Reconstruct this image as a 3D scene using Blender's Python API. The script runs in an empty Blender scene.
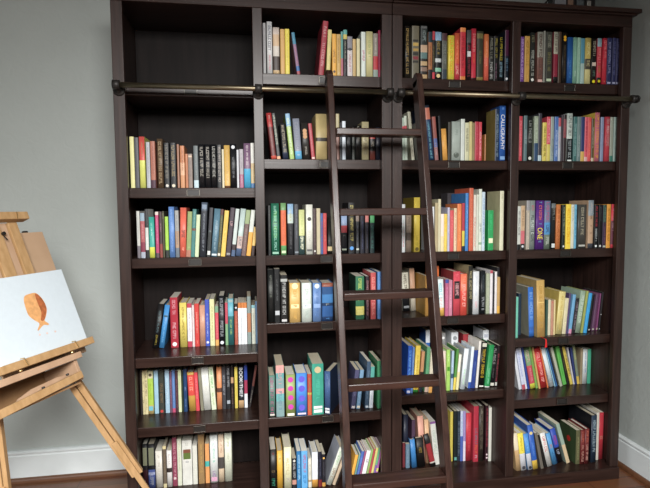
# Dark library bookcases with rows of books, a rolling ladder and a painter's easel
SHELF_X = [-1.06, -1.0177, -0.5487, -0.5113, -0.0423, 0.0, 0.0423, 0.5113, 0.5487, 1.0177, 1.06]
SHELF_Z = {'A': 1.7561, 'B1': 1.3129, 'B': 1.4252, 'C': 1.0434, 'D1': 0.653, 'D2': 0.7679, 'D4': 0.6551, 'E1': 0.3751, 'E2': 0.378, 'E3': 0.4342, 'E4': 0.3798, 'F': 0.0537}
CAM_LOC = (-0.58897, -1.99724, 1.22927)
CAM_ANG = (0.15533, 0.06974, -0.00823)
CAM_F = 508.764
OUTLINE = [(-0.1808, 0.1829), (-0.1593, 0.1868), (-0.1393, 0.1859), (-0.1268, 0.1732), (-0.1182, 0.1505), (-0.119, 0.1243), (-0.1332, 0.101), (-0.1421, 0.09), (-0.1313, 0.0771), (-0.136, 0.073), (-0.1524, 0.0769), (-0.1763, 0.0647), (-0.1795, 0.068), (-0.1654, 0.0851), (-0.1801, 0.1012), (-0.1926, 0.1192), (-0.1934, 0.1446), (-0.1902, 0.1693)]
BROWN = [(-0.1419, 0.1838), (-0.1284, 0.1735), (-0.1199, 0.1509), (-0.1191, 0.127), (-0.1332, 0.1037), (-0.1464, 0.091), (-0.1552, 0.0956), (-0.1436, 0.1189), (-0.1445, 0.1451), (-0.1446, 0.166)]
P_LEFT = 24
P_REAR = 142
EXPO = -0.42
SPREAD = 125
TILT_L = .95
TILT_R = 1.25
# column|shelf|x|spine y|thickness|height|depth|lean|turn|spine colours from foot to head|lettering and labels|extras|description
BOOKS = """
1|2|-1.0152|0.04|0.0148|0.1931|0.1274|0.0|0.0|dcd890|||slim pale yellow book|+
1|2|-0.9986|0.04|0.0148|0.1901|0.1255|0.0|0.0|55565c|||dark slate grey book|+
1|2|-0.9815|0.04|0.0203|0.1936|0.1278|0.0|0.0|d6da62 .54 cf4a42|7a2a28:.6-.9||two-tone book, red above and yellow below|+
1|2|-0.9567|0.04|0.0136|0.1736|0.1146|0.0|0.0|a9adb3|808088:.2-.9||light grey paperback|-
1|2|-0.9409|0.04|0.0172|0.177|0.1168|0.0|0.0|4a2a3c .17 a8644e|7a3c34:.25-.9||reddish brown book with plum foot|+
1|2|-0.916|0.04|0.0205|0.1866|0.1231|0.0|0.0|584430|a4895a:.06-.94w||dark brown book with faded gold lettering|+
1|2|-0.8909|0.04|0.0183|0.1716|0.1132|0.0|0.0|1b1c20|98907a:.2-.95w; o cfcac0:.05||black book with white emblem beside brown lettered book|+
1|2|-0.8681|0.04|0.0206|0.1719|0.1134|0.0|0.0|1a1a1e|b0985c:.2-.95w; o cfc6b0:.05||black book with gold lettering and round emblem|+
1|2|-0.8429|0.04|0.0078|0.1666|0.1099|0.0|0.0|9a6a50|||thin brown booklet|-
1|2|-0.8314|0.04|0.0161|0.1611|0.1063|0.0|0.0|c88a58 .3 dba77e .6 c07848|7a4a2c:.4-.9||tan and orange paperback|+
1|2|-0.8129|0.04|0.0097|0.1304|0.1|0.0|0.0|b86f40|||short thin orange booklet|-
1|2|-0.8023|0.04|0.0162|0.1304|0.1|0.0|0.0|86766c|5a4a48:.3-.8; s c8b098:.9-.95||short grey-brown paperback|-
1|2|-0.781|0.04|0.0172|0.1616|0.1067|0.0|0.0|b8d0d8 .18 5c6668|8a9494:.3-.8||grey paperback with pale blue foot|+
1|2|-0.7619|0.04|0.0214|0.1675|0.1105|0.0|0.0|15161a|b5ad98:.2-.95w||black book with cream lettering, leftmost of four|+
1|2|-0.7386|0.04|0.0215|0.1677|0.1107|0.0|0.0|15161a|b5ad98:.2-.95w||black book with cream lettering, second of four|+
1|2|-0.7152|0.04|0.0207|0.168|0.1109|0.0|0.0|15161a|aaa89a:.2-.95w||black book with cream lettering, third of four|+
1|2|-0.6926|0.04|0.0179|0.1659|0.1095|0.0|0.0|15161a|c4b6a6:.1-.95w||black book with cream lettering, rightmost of four|+
1|2|-0.6738|0.04|0.008|0.1495|0.1|0.0|0.0|cfc6a4|||thin cream booklet|-
1|2|-0.6652|0.04|0.0217|0.1647|0.1087|0.0|0.0|6a4428 .05 d6ab4c|a8813a:.15-.9||golden yellow paperback|+
1|2|-0.6416|0.04|0.0228|0.1697|0.112|0.0|0.0|15161c|4a4c58:.2-.7; o c0c4c8:.93||plain black book with white dot near top|+
1|2|-0.6169|0.04|0.0081|0.1477|0.1|0.0|0.0|c0c2c8|||thin white booklet|-
1|2|-0.6064|0.04|0.0153|0.1502|0.1|0.0|0.0|a05a78 .35 a09aa0|d0a0b0:.1-.3; 6a6470:.5-.9||thin grey and pink paperback|-
1|2|-0.5892|0.04|0.0259|0.1732|0.1143|0.0|0.0|3fa9d2 .43 7a5c78|d6cec8:.48-.95||purple book with bright cyan lower half|+
1|2|-0.5624|0.04|0.0139|0.1744|0.1151|0.0|0.0|3d6fa0 .1 c2aa78 .55 d4d4cc|||white and tan book with blue foot|-
1|3|-1.0027|0.055|0.011|0.1812|0.1196|0.0|0.0|777078 .26 c2c4be|9aa098:.4-.9||thin white-grey book with dark foot|-
1|3|-0.9894|0.055|0.016|0.1739|0.1148|0.0|0.0|a8b0c0 .13 86344a .35 ad5a5e .82 8fa9ba|d4a8a8:.4-.75||dusty red book with grey-blue top|+
1|3|-0.9716|0.055|0.0115|0.1889|0.1247|0.0|0.0|26282a .16 cdd2cc .62 36383a|||dark book with white middle patch|-
1|3|-0.9573|0.055|0.0193|0.1584|0.1046|0.0|0.0|d0d83a .26 2ba392|d8e8e0:.5-.85||teal book with lime yellow foot|+
1|3|-0.9334|0.055|0.012|0.1782|0.1176|0.0|0.0|5a4a50 .1 b63c6c .93 cfc2ba|e0a0b8:.3-.85||raspberry pink book with pale top|-
1|3|-0.9186|0.055|0.0102|0.178|0.1175|0.0|0.0|8a4038 .3 4a3a3a|c090a0:.55-.75||dark maroon book beside the pink one|-
1|3|-0.907|0.055|0.0069|0.1803|0.119|0.0|0.0|4c4a34|b8b888:.8-.95||thin dark olive booklet|-
1|3|-0.8973|0.055|0.0121|0.1589|0.1049|0.0|0.0|2c3030 .18 9ccc34|d8d8d0:.2-.24||lime green book with black foot|-
1|3|-0.8824|0.055|0.0205|0.1971|0.1301|0.0|0.0|5c86c4|86a8d8:.1-.95||tall plain blue book|+
1|3|-0.8594|0.055|0.014|0.1825|0.1205|0.0|0.0|66707a .2 a98a6e .56 9a9c9a|5c5c60:.25-.9||tan and grey book right of tall blue one|+
1|3|-0.8209|0.055|0.0229|0.193|0.1274|1.8|0.0|da6048|3a1a18:.35-.55w; e8a898:.12-.2||coral red book with small black marks|+
1|3|-0.8027|0.0536|0.0173|0.1777|0.1173|3.3|0.0|b0745c .15 8a9a5c|d0d4b0:.18-.22||olive green book with brown foot|+
1|3|-0.7877|0.049|0.0141|0.1869|0.1234|3.7|0.0|3d7c78 .55 68403a .6 3d7c78|90b8b0:.6-.95||dark teal book right of olive green one|+
1|3|-0.7721|0.0452|0.0141|0.1652|0.1091|3.7|0.0|c4d2a8|||slim pale green book|-
1|3|-0.7441|0.0392|0.0225|0.2128|0.1404|3.2|0.0|3a3e46 .85 4c5868|8a929c:.1-.8; s 6c7c90:.88-.96||tallest dark slate book|+
1|3|-0.7258|0.034|0.0141|0.1923|0.1269|4.7|0.0|282c2c .5 3c4444 .52 34343a|8aa098:.5-.54; s c8ccc8:.04-.12||charcoal book with white sticker at foot|+
1|3|-0.7|0.034|0.0235|0.1876|0.1238|5.4|0.0|557a8c|a4bac4:.1-.75; s c0ccd0:.02-.06||steel blue book with pale title|+
1|3|-0.6876|0.034|0.0118|0.1863|0.123|5.4|0.0|46482e .88 5a3028|a09050:.2-.85; s d8d0c0:.02-.07||thin dark green and gold book|-
1|3|-0.6694|0.034|0.0165|0.1807|0.1193|6.1|0.0|e2ba42|a8842c:.3-.8||yellow book|+
1|3|-0.649|0.034|0.0175|0.1914|0.1263|6.8|0.0|40343e|e0b0b0:.6-.72w; s 888:.03-.07||dark plum book with pink mark|+
1|3|-0.6313|0.034|0.0142|0.1873|0.1236|6.6|0.0|485e80 .13 3a2c30 .25 bcc8c4|||pale grey book with blue foot|+
1|3|-0.608|0.034|0.02|0.1875|0.1238|7.1|0.0|485e80 .16 c4aca4 .42 b0c2be|3a3438:.2-.4w||pale grey book with pink collage and blue foot|+
1|3|-0.589|0.034|0.0172|0.1821|0.1202|7.1|0.0|6c5450 .7 8ea070|9a8880:.1-.6||brown book with green top|+
1|3|-0.5703|0.034|0.0163|0.1821|0.1202|7.1|0.0|e2a22c .52 c6ccc4|||white book with orange lower half|+
1|3|-0.5558|0.034|0.012|0.1149|0.1|6.6|0.0|40302c .35 d6b25c|||short yellow book at right end|-
1|4|-0.9572|0.1683|0.0233|0.1875|0.1425|9.0|0.0|1a1a1c|d8c040:.05-.3; 7aa0a8:.35-.85||black book with yellow lettering leaning right|+
1|4|-0.9331|0.17|0.0202|0.1819|0.1383|9.0|0.0|388fd2|90c4e8:.1-.6; s 406070:.72-.76||sky blue book leaning right|+
1|4|-0.9041|0.17|0.03|0.2121|0.148|0.0|0.0|ae1e34|d8b8bc:.64-.95w; e0d4d4:.15-.5w; o f0e8e8:.07||thick crimson book with white title|+
1|4|-0.867|0.17|0.0285|0.1885|0.1433|0.0|0.0|e2cd56|5a4c1c:.15-.9||yellow book with dark title|+
1|4|-0.836|0.17|0.0181|0.1847|0.1404|0.0|0.0|c23a52 .13 e6e0e2 .9 c23a52|9a98a8:.2-.8||white book with crimson ends|+
1|4|-0.8164|0.17|0.0091|0.1764|0.1341|0.0|0.0|dccaca|||thin pale pink booklet|-
1|4|-0.8058|0.17|0.0177|0.1827|0.1389|0.0|0.0|d03630|e8a090:.05-.15; f0c8b8:.3-.8||bright red book with pale title|+
1|4|-0.7857|0.17|0.0226|0.1753|0.1332|0.0|0.0|ca9478|||plain tan-pink paperback|+
1|4|-0.7625|0.17|0.0171|0.1985|0.148|0.0|0.0|3e54ba|d0d8f0:.2-.7; o e8e8f0:.08||royal blue book with white title|+
1|4|-0.7434|0.17|0.0188|0.1994|0.148|0.0|0.0|dad9a0|908c50:.1-.85||pale yellow book right of royal blue one|+
1|4|-0.722|0.17|0.0138|0.1682|0.1279|0.0|0.0|e2a850 .15 d24658 .84 7aa282|e8a0a0:.2-.7||coral red book with orange foot|-
1|4|-0.7065|0.167|0.024|0.2127|0.151|0.0|0.0|191b1f|c8ccd0:.12-.5w; b4b8bc:.6-.95w; o e0e4e8:.06||tall black book with white title|+
1|4|-0.68|0.17|0.0108|0.1822|0.1385|0.0|0.0|7eac7c .5 c2485a|||thin red and green booklet|-
1|4|-0.6682|0.17|0.0232|0.1986|0.148|0.0|0.0|2f7072 .62 5caabc|b8c868:.2-.55; s 90a8a8:.92-.98||teal book with yellow-green lettering|+
1|4|-0.6414|0.17|0.0139|0.1766|0.1342|0.0|0.0|aa523e .82 26221f|d88a70:.1-.7; o d0d0d8:.9||rust red book with black top|-
1|4|-0.6259|0.17|0.0124|0.1803|0.137|0.0|0.0|e6eaee .87 d07c32|a8b0b8:.1-.7||white paperback with orange top, leftmost of three|-
1|4|-0.6125|0.17|0.0114|0.1798|0.1367|0.0|0.0|e6eaee .87 d07c32|98a0b0:.1-.7||white paperback with orange top, middle of three|-
1|4|-0.6005|0.17|0.0114|0.1793|0.1363|0.0|0.0|e6eaee .87 d07c32|b8c0c0:.1-.7||white paperback with orange top, rightmost of three|-
1|4|-0.587|0.17|0.0151|0.2052|0.148|0.0|0.0|8a9c98 .25 c08058 .65 8a9a96|||tall grey-green book with rust middle|+
1|4|-0.5688|0.17|0.0146|0.1676|0.1274|0.0|0.0|e0e4d2 .92 90c8d0|a0a890:.2-.8||cream book with pale blue top|-
1|4|-0.5531|0.17|0.0084|0.1829|0.139|0.0|0.0|6888aa|||thin grey-blue booklet at right end|-
1|5|-1.0347|0.17|0.0087|0.1884|0.1432|0.0|0.0|39332e|||thin dark brown book at left end|-
1|5|-1.0254|0.17|0.0079|0.1873|0.1424|0.0|0.0|dacd98|3a3226:.05-.1; 3a3226:.25-.33; 3a3226:.5-.55; 3a3226:.68-.75||cream book with small dark moustache-like marks|-
1|5|-1.0169|0.17|0.0126|0.189|0.1436|0.0|0.0|dacd98|4a3e30:.4-.95w; 80785c:.1-.35||cream book with dark vertical title|-
1|5|-1.0037|0.17|0.022|0.1854|0.1409|0.0|0.0|cab26e .2 a9cc3c .82 d9d2a2|o 605444:.9; s 70b8c8:.08-.18; 88a030:.3-.7||lime green book with cream top|+
1|5|-0.9783|0.17|0.0164|0.1865|0.1417|0.0|0.0|9cc6dc|||light blue book beside the lime one|+
1|5|-0.9594|0.17|0.0204|0.1829|0.139|0.0|0.0|3a3f38|8a6a48:.2-.7w; o c04040:.05||dark green book with brown pattern|+
1|5|-0.934|0.17|0.017|0.1867|0.1419|0.0|0.0|a0c2d8|e0ecf0:.2-.8||light blue book with white lettering|+
1|5|-0.9157|0.17|0.0096|0.1779|0.1352|0.0|0.0|6c4a60|b890a8:.2-.8||thin mauve book|-
1|5|-0.9055|0.17|0.0118|0.1828|0.1389|0.0|0.0|c04870 .1 5880ba|88a8d8:.2-.8||medium blue book with pink foot|-
1|5|-0.8931|0.17|0.0118|0.1794|0.1363|0.0|0.0|4a2e38|906070:.1-.8||thin dark wine book|-
1|5|-0.8807|0.17|0.0124|0.1815|0.1379|0.0|0.0|d2daac|88b060:.5-.9||pale green book|-
1|5|-0.8658|0.17|0.005|0.1752|0.1332|0.0|0.0|30402e|||very thin dark green booklet|-
1|5|-0.8589|0.17|0.0141|0.1828|0.1389|0.0|0.0|1f4270|b8c8d8:.5-.58; 8098b8:.1-.3||navy book with white band|+
1|5|-0.8372|0.17|0.0274|0.1685|0.1281|-2.2|0.0|c99a34 .4 dc4438 .93 d8a838|f0c8b0:.48-.88w||red and gold book|+
1|5|-0.8088|0.17|0.0142|0.1669|0.1269|-2.2|0.0|e2404e|f0b0b0:.3-.85||coral red book right of red and gold one|-
1|5|-0.7897|0.17|0.0122|0.1842|0.14|-3.0|0.0|87846e|||thin grey-olive booklet|-
1|5|-0.7766|0.17|0.0291|0.1873|0.1424|-3.0|0.0|dedfd8|b8b8b0:.3-.8||thick white book|+
1|5|-0.7441|0.17|0.019|0.1872|0.1423|-3.5|0.0|dae6c6|58a060:.5-.95w; 88a060:.1-.4||white book with green lettering|+
1|5|-0.7214|0.17|0.0206|0.1868|0.142|0.0|0.0|da8a52 .4 5c3c30 .5 da8a52|f0c098:.6-.9||orange book with dark middle band|+
1|5|-0.6992|0.17|0.0155|0.1855|0.141|0.0|0.0|3c3c41|a8acb4:.3-.8w||charcoal book with pale title|+
1|5|-0.6817|0.17|0.0171|0.1866|0.1418|0.0|0.0|1f2226|c0c4c8:.5-.95w; s a0a8b0:.12-.2||black book with large white lettering|+
1|5|-0.6619|0.17|0.0109|0.1853|0.1408|0.0|0.0|28201c .6 b89068 .74 28201c|907060:.1-.5w||black book with tan patch|-
1|5|-0.6463|0.17|0.012|0.1806|0.1373|0.0|0.0|dac440|8a7a28:.3-.85||thin yellow book|-
1|5|-0.6302|0.17|0.0219|0.185|0.1406|0.0|0.0|c9a272 .18 1b1d24|e0e4e8:.26-.95w:BOOK THIEF||black book with bold white title and tan foot|+
1|5|-0.6056|0.17|0.0131|0.1862|0.1415|0.0|0.0|dce0e8 .33 a23252 .65 22429e|||navy, crimson and white striped book|-
1|5|-0.5799|0.17|0.0093|0.1863|0.1416|9.8|0.0|2b2527 .5 6a3a34|b0b0a0:.1-.4||thin dark book leaning against right upright|-
1|6|-1.0347|0.17|0.0209|0.1934|0.147|0.0|0.0|3b1820 .42 151518|s 747660:.52-.92||black book with olive label and maroon foot|+
1|6|-1.0127|0.17|0.028|0.191|0.1451|0.0|0.0|4a5a98 .3 a0a8d0 .36 4a5a98 .42 151518|s 747660:.52-.92; c0c8e0:.05-.35w||black book with olive label and blue patterned foot|+
1|6|-0.9817|0.1667|0.027|0.1607|0.1221|0.0|0.0|dad5c9|a8a498:.3-.9||white book behind the easel leg|+
1|6|-0.9509|0.1626|0.0135|0.1816|0.138|0.0|0.0|cbbf90 .1 6a5c4c .93 d8c890|988870:.3-.8||grey-brown book with cream ends|-
1|6|-0.9358|0.1662|0.0201|0.1597|0.1214|0.0|0.0|dedad6 .4 3a302e .52 dedad6|908880:.6-.9||white book with dark middle patch|+
1|6|-0.9131|0.17|0.0187|0.2125|0.148|0.0|0.0|8b3a52|d4a8b0:.1-.9w; o d8c0c0:.16||maroon book with mottled lettering|+
1|6|-0.8928|0.17|0.0173|0.2055|0.148|0.0|0.0|d5d8c2|a8b088:.3-.9||pale green-white book|+
1|6|-0.8724|0.17|0.0398|0.196|0.148|0.0|0.0|dadad2|s 5a6e34:.58-.8; s 7a4a38:.72-.8; 808088:.48-.54; a8a8a0:.85-.95||white book with small green picture|+
1|6|-0.83|0.17|0.019|0.1709|0.1299|0.0|0.0|d6d6ca|||plain white book right of the picture book|+
1|6|-0.8057|0.17|0.0242|0.2174|0.148|0.0|0.0|9a7848|c0a060:.2-.8||olive tan book|+
1|6|-0.7773|0.17|0.017|0.1745|0.1326|0.0|0.0|e29a52 .42 3cb0a8 .56 e29a52|||orange book with teal band|+
1|6|-0.7566|0.17|0.0321|0.2082|0.148|0.0|0.0|dbdfdb|60a890:.4-.85; 705080:.03-.25w; s d0a0b8:.03-.12||white book with green lettering and dark figure|+
1|6|-0.7213|0.17|0.0229|0.2107|0.148|0.0|0.0|d4bc9c .28 4c4844 .52 d2b89a|987860:.6-.9||tan book with dark square|+
1|6|-0.6952|0.17|0.0303|0.2141|0.148|0.0|0.0|dadec8|a0a490:.4-.6; a0a490:.7-.9||white book at right end of row|+
2|1|-0.5073|0.04|0.011|0.1919|0.1266|0.0|0.0|a09fa0|5c5c60:.2-.9||grey book at left end|-
2|1|-0.4921|0.04|0.0201|0.1982|0.1308|0.0|0.0|dadada|24263a:.42-.93w; b04050:.06-.36||white book with dark and red lettering|+
2|1|-0.4691|0.04|0.025|0.1774|0.1171|0.0|0.0|d8b888 .08 504540 .38 d8d0c4 .6 d8b890 .85 d8c8bc|||cream book with dark cup picture|+
2|1|-0.4403|0.04|0.0178|0.1718|0.1134|0.0|0.0|d2a250|||tan yellow paperback|+
2|1|-0.421|0.04|0.0164|0.1735|0.1145|0.0|0.0|ead62a|b8a420:.2-.9||bright yellow book|+
2|1|-0.3754|0.04|0.0126|0.162|0.1069|-7.5|0.0|a8404e .08 2a68a8 .2 8d6a8c .72 3a88a8|c06070:.25-.65||blue and mauve book leaning left|-
2|1|-0.2701|0.04|0.0211|0.2107|0.1391|5.8|0.0|a22a3a|d8b4b4:.15-.6w; e0c8c0:.7-.9w||red book leaning right|+
2|1|-0.244|0.04|0.0153|0.178|0.1175|2.7|0.0|d9ca7a|||cream book leaning beside the red one|+
2|1|-0.2347|0.04|0.0169|0.1625|0.1072|0.0|0.0|e9aa22|5a3a18:.3-.62w; o 4a3018:.1||golden book with dark lettering|+
2|1|-0.2167|0.04|0.0166|0.1622|0.1071|0.0|0.0|c9a252|d8d0b8:.03-.1; 806030:.3-.9||tan book with faint title|+
2|1|-0.1995|0.04|0.009|0.1731|0.1142|0.0|0.0|b86a78 .4 5a9c96|||thin teal and pink booklet|-
2|1|-0.1894|0.04|0.0155|0.1805|0.1191|0.0|0.0|15171a .8 cabb52 .9 58a8a0|d0d0b0:.35-.75; 705860:.05-.3||black book with yellow and teal top|+
2|1|-0.1729|0.04|0.0201|0.1553|0.1025|0.0|0.0|d2caca .66 2a2a30 .7 8a8890|a04048:.1-.55; o 202028:.68||white book with dark round picture|+
2|1|-0.1513|0.04|0.0126|0.1457|0.1|0.0|0.0|cbaa6a|||thin tan book|-
2|1|-0.1351|0.04|0.0131|0.1482|0.1|0.0|0.0|dad2a4|||plain cream book left of white pink-lettered one|-
2|1|-0.1164|0.04|0.0177|0.1757|0.116|0.0|0.0|d4dfd7|c0406a:.3-.6w; 90a098:.02-.05||white book with pink lettering|+
2|1|-0.0962|0.04|0.0275|0.1785|0.1178|0.0|0.0|d2ca8e|6a8a50:.4-.8||thick pale yellow-green book|+
2|1|-0.0667|0.04|0.0189|0.1718|0.1134|0.0|0.0|8a9c92 .17 ba2832 .48 8a8278|d8d0c8:.5-.9||grey book with red middle|+
2|1|-0.0457|0.04|0.0123|0.1847|0.1219|0.0|0.0|a21a4a|||thin crimson book at right end|-
2|2|-0.4813|0.04|0.0203|0.1798|0.1187|-6.0|0.0|d45242 .07 6a2626 .7 b23232|d88070:.72-.95; 90403c:.2-.6||dark red book leaning left|+
2|2|-0.459|0.04|0.014|0.1794|0.1184|-6.1|0.0|e8a878 .06 24262a .26 1c2220|d0d8b8:.3-.95w||black book with cream title leaning left|+
2|2|-0.4351|0.04|0.0214|0.1399|0.1|-5.2|0.0|29324a .2 25282c|a8946a:.15-.95w||navy book with tan lettering|+
2|2|-0.4078|0.04|0.0176|0.1788|0.118|-5.5|0.0|9cbc5a .72 7aaacc|dce8e0:.1-.9w||lime and sky blue book|+
2|2|-0.3857|0.04|0.026|0.1597|0.1054|-3.7|0.0|5cb0dc .2 8c92a2|4a4e60:.25-.9w; c8e0f0:.08-.12||thick grey-blue book|+
2|2|-0.3547|0.04|0.0276|0.1435|0.1|-3.7|0.0|2b2926|o b07a38:.78; o b07a38:.7; o b07a38:.62; 807868:.05-.35||black book with gold ornament|+
2|2|-0.321|0.04|0.0148|0.1419|0.1|-5.4|0.0|a2202f|d07078:.2-.8; s d8b8b0:.01-.06||plain red book|-
2|2|-0.3031|0.04|0.0454|0.1805|0.1191|0.0|0.0|cab476 .4 3b3129 .48 cab476|||thick aged cream book with dark band|+
2|2|-0.2216|0.04|0.0136|0.182|0.1201|0.0|0.0|987268 .55 b2a67a|||olive and pink book just right of the ladder|-
2|2|-0.2055|0.04|0.0081|0.1313|0.1|0.0|0.0|20262e|607080:.2-.8||thin dark book beside the white one|-
2|2|-0.1959|0.04|0.0137|0.1535|0.1013|0.0|0.0|b0bcc8 .3 d0dae4|8088a0:.1-.4||slim white book|-
2|2|-0.1797|0.04|0.0218|0.1293|0.1|0.0|0.0|14171a|303840:.3-.8||black book right of the slim white one|+
2|2|-0.1558|0.04|0.0122|0.1283|0.1|0.0|0.0|2c302c|606458:.1-.8||thin black-green book|-
2|2|-0.1415|0.04|0.024|0.1373|0.1|0.0|0.0|131313|706850:.5-.85; c8c0a8:.9-.97||black book left of the olive lettered one|+
2|2|-0.115|0.04|0.0287|0.1525|0.1007|0.0|0.0|aaa078|5c543c:.1-.9w||olive tan book with dark lettering|+
2|2|-0.0816|0.04|0.0222|0.1211|0.1|0.0|0.0|6a3028 .3 1f1c1c .7 a03a34 .95 1c1a1a|b0a898:.4-.6w||black book with red bands|+
2|2|-0.0564|0.04|0.0202|0.1313|0.1|0.0|0.0|191b28|||dark navy book at right end|+
2|3|-0.4986|0.055|0.0118|0.1994|0.1316|0.0|0.0|14181a|505848:.1-.9||black book at left end|-
2|3|-0.4853|0.055|0.0317|0.2076|0.137|0.0|0.0|1f6c52|9ad878:.3-.85w; b0e0d0:.06-.95; s 90c0a8:.02-.06||thick dark green book with light green title|+
2|3|-0.4472|0.055|0.0214|0.2089|0.1378|0.0|0.0|5c9c5a .18 da6838 .86 6c9c62|a04020:.25-.8; s c8d8b0:.03-.08||orange book with green ends|+
2|3|-0.4198|0.055|0.0235|0.2052|0.1355|0.0|0.0|313236 .62 b9c9c1 .8 8ab0d0|484a4e:.1-.55; d8d870:.66-.9||dark book with pale blue picture at top|+
2|3|-0.3928|0.055|0.0176|0.2036|0.1344|0.0|0.0|3a3c41|70788a:.3-.9; s 808890:.03-.06||dark grey book|+
2|3|-0.3737|0.055|0.0226|0.1811|0.1196|0.0|0.0|3a5252 .42 cbd08a|dce0d8:.06-.4w; 90a060:.45-.9||green-yellow book with white lettering|+
2|3|-0.3445|0.055|0.0268|0.2018|0.1332|0.0|0.0|dedfd2|o 26241f:.71; 989890:.2-.5; s 505050:.06-.1||thick white book with black round emblem|+
2|3|-0.3171|0.0442|0.0126|0.1856|0.1225|0.0|0.0|4b3a3a|807070:.2-.8; o d8d8d0:.07||dark brown book with white dot|-
2|3|-0.3015|0.055|0.0152|0.1865|0.1231|0.0|0.0|dacea8|||cream book right of dark brown one|+
2|3|-0.2852|0.055|0.0102|0.1664|0.1098|0.0|0.0|4a6cac|c0485c:.1-.8w||thin blue booklet|-
2|3|-0.2745|0.055|0.0143|0.1663|0.1098|0.0|0.0|d2484a|e8b090:.3-.85||red book|-
2|3|-0.2561|0.055|0.0195|0.1475|0.1|0.0|0.0|1c1c19 .08 d0bc88 .2 1c1c19|||black book with tan spot just left of the ladder|+
2|3|-0.1997|0.055|0.0248|0.1646|0.1086|0.0|0.0|1a1c20 .52 b24048 .7 8aa0c2|a8a8a0:.4-.46; s 788070:.08-.12||black book with red and blue picture|+
2|3|-0.1687|0.055|0.0259|0.2086|0.1376|0.0|0.0|19191c|dccc6c:.2-.95w; o 5090d0:.1||tall black book with yellow title|+
2|3|-0.138|0.055|0.0141|0.164|0.1082|0.0|0.0|2c2e30 .8 7c6c62|8890a0:.1-.7; s c0c4b8:.08-.12||thin dark grey book with brown top|-
2|3|-0.12|0.0521|0.0177|0.1628|0.1074|0.0|0.0|1b1b28|485080:.1-.8||dark blue-black book|+
2|3|-0.1002|0.0475|0.0146|0.1637|0.108|0.0|0.0|221c20 .78 b26862|506080:.1-.7||dark book with salmon top|-
2|3|-0.0807|0.0421|0.0178|0.161|0.1063|0.0|0.0|13282a .78 3a8c52|3a7a6a:.1-.7w||dark book with green top|+
2|4|-0.5035|0.0551|0.0244|0.2168|0.1648|0.0|0.0|1b1d1d|808878:.45-.9||tall black book at left end|+
2|4|-0.4774|0.0502|0.0224|0.2192|0.1666|0.0|0.0|17191b|6a6e70:.4-.8; s b8bcc0:.14-.22||tall black book second from left|+
2|4|-0.4518|0.0449|0.0265|0.1942|0.1476|0.0|0.0|131313 .86 a8aca8 .92 131313|e4e6e4:.12-.84w; s c0c0c0:.02-.07||black book with bold white lettering|+
2|4|-0.4165|0.0365|0.0421|0.1618|0.123|0.0|0.0|d2aa5a|b08a44:.05-.3; s f0d8a0:.36-.46; 8a5a30:.38-.44w; b89048:.55-.85; o f0dca8:.92||gold-coloured volume of a matching set|+
2|4|-0.3674|0.036|0.0399|0.1605|0.122|0.0|0.0|c9d5cd|8a9890:.08-.3; s e8f0f0:.36-.46; 48607a:.38-.44w; 98a8a0:.55-.85; o e8f0f0:.92||white volume of a matching set|+
2|4|-0.322|0.036|0.034|0.159|0.1208|0.0|0.0|6890ca|4868a0:.08-.8; s 90b0e0:.36-.46; o d8e8f8:.92||light blue volume of a matching set|+
2|4|-0.2844|0.036|0.045|0.1578|0.1199|0.0|0.0|20406e .12 2a62a4 .4 1c3c64 .48 3a80c0 .7 28568c .9 94503a|c8b088:.4-.46w; 5a98d0:.02-.1w||thick dark blue box with painted panels|+
2|4|-0.142|0.0443|0.0356|0.1803|0.1371|0.0|0.0|2a6c4a .1 d8d060 .3 2a6c4a|d8d868:.4-.95w; s e8e088:.1-.22|cv=1c3a2c|thick dark green book with yellow title|+
2|4|-0.1005|0.0383|0.0136|0.18|0.1368|0.0|0.0|2b2128|c88a8c:.05-.9w||dark book with pink lettering|-
2|4|-0.0801|0.036|0.0216|0.195|0.1482|0.0|0.0|b84a4a|e0a8a0:.05-.9w||red book with pale lettering|+
2|4|-0.0512|0.036|0.0153|0.1978|0.1503|0.0|0.0|4f80ba|80a8d8:.2-.8||plain blue book at right end|+
2|5|-0.5053|0.0496|0.0242|0.1712|0.1301|0.0|0.0|5a8a7c|c84880:.05-.95w; 385048:.2-.6w; s d8d0c8:.02-.06||green and pink patterned book, shorter of two|+
2|5|-0.4766|0.0413|0.0322|0.2145|0.163|0.0|0.0|7c9c9e .3 68b0b0 .45 d09898 .55 7c9c9e .75 60a0a0 .85 e0a098|587888:.1-.5w; e09090:.6-.95w||tall grey-green floral book|+
2|5|-0.4366|0.036|0.0374|0.1747|0.1328|0.0|0.0|8c9c52|o c040a0:.88; o c040a0:.67; o c040a0:.45; o c040a0:.23; 8a3078:.78-.8; 8a3078:.55-.58; 8a3078:.33-.36; s e8e0d8:.02-.08||green book with magenta medallions|+
2|5|-0.3946|0.036|0.0443|0.1782|0.1354|0.0|0.0|3a82d2|o 5f58c4:.86; o 5f58c4:.64; o 5f58c4:.41; o 5f58c4:.19; 80a0e8:.74-.76; 80a0e8:.51-.54; s d8c8d8:.03-.07||blue book with purple medallions|+
2|5|-0.3477|0.036|0.0164|0.1728|0.1314|0.0|0.0|c85232 .5 c8a838 .55 b04030|58a050:.1-.9||thin red and yellow book|+
2|5|-0.3282|0.036|0.0463|0.2145|0.163|0.0|0.0|30a28a|60c0a8:.3-.7; o c8b890:.88; s f0f4f0:.04-.1; s f0f4f0:.12-.17; 90d8c8:.95-.99||tall teal-green book with white squares|+
2|5|-0.2783|0.036|0.0248|0.1816|0.138|0.0|-26.0|3b5b8a|8098b8:.82-.94; s e8ecf0:.03-.09; s e8ecf0:.11-.15|cv=1c2a42|navy book leaning open beside ladder|+
2|5|-0.1423|0.065|0.018|0.1694|0.1288|6.9|0.0|49496a|8080a0:.3-.8; s d0c8c8:.02-.08||purple-grey book leaning right|+
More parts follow.
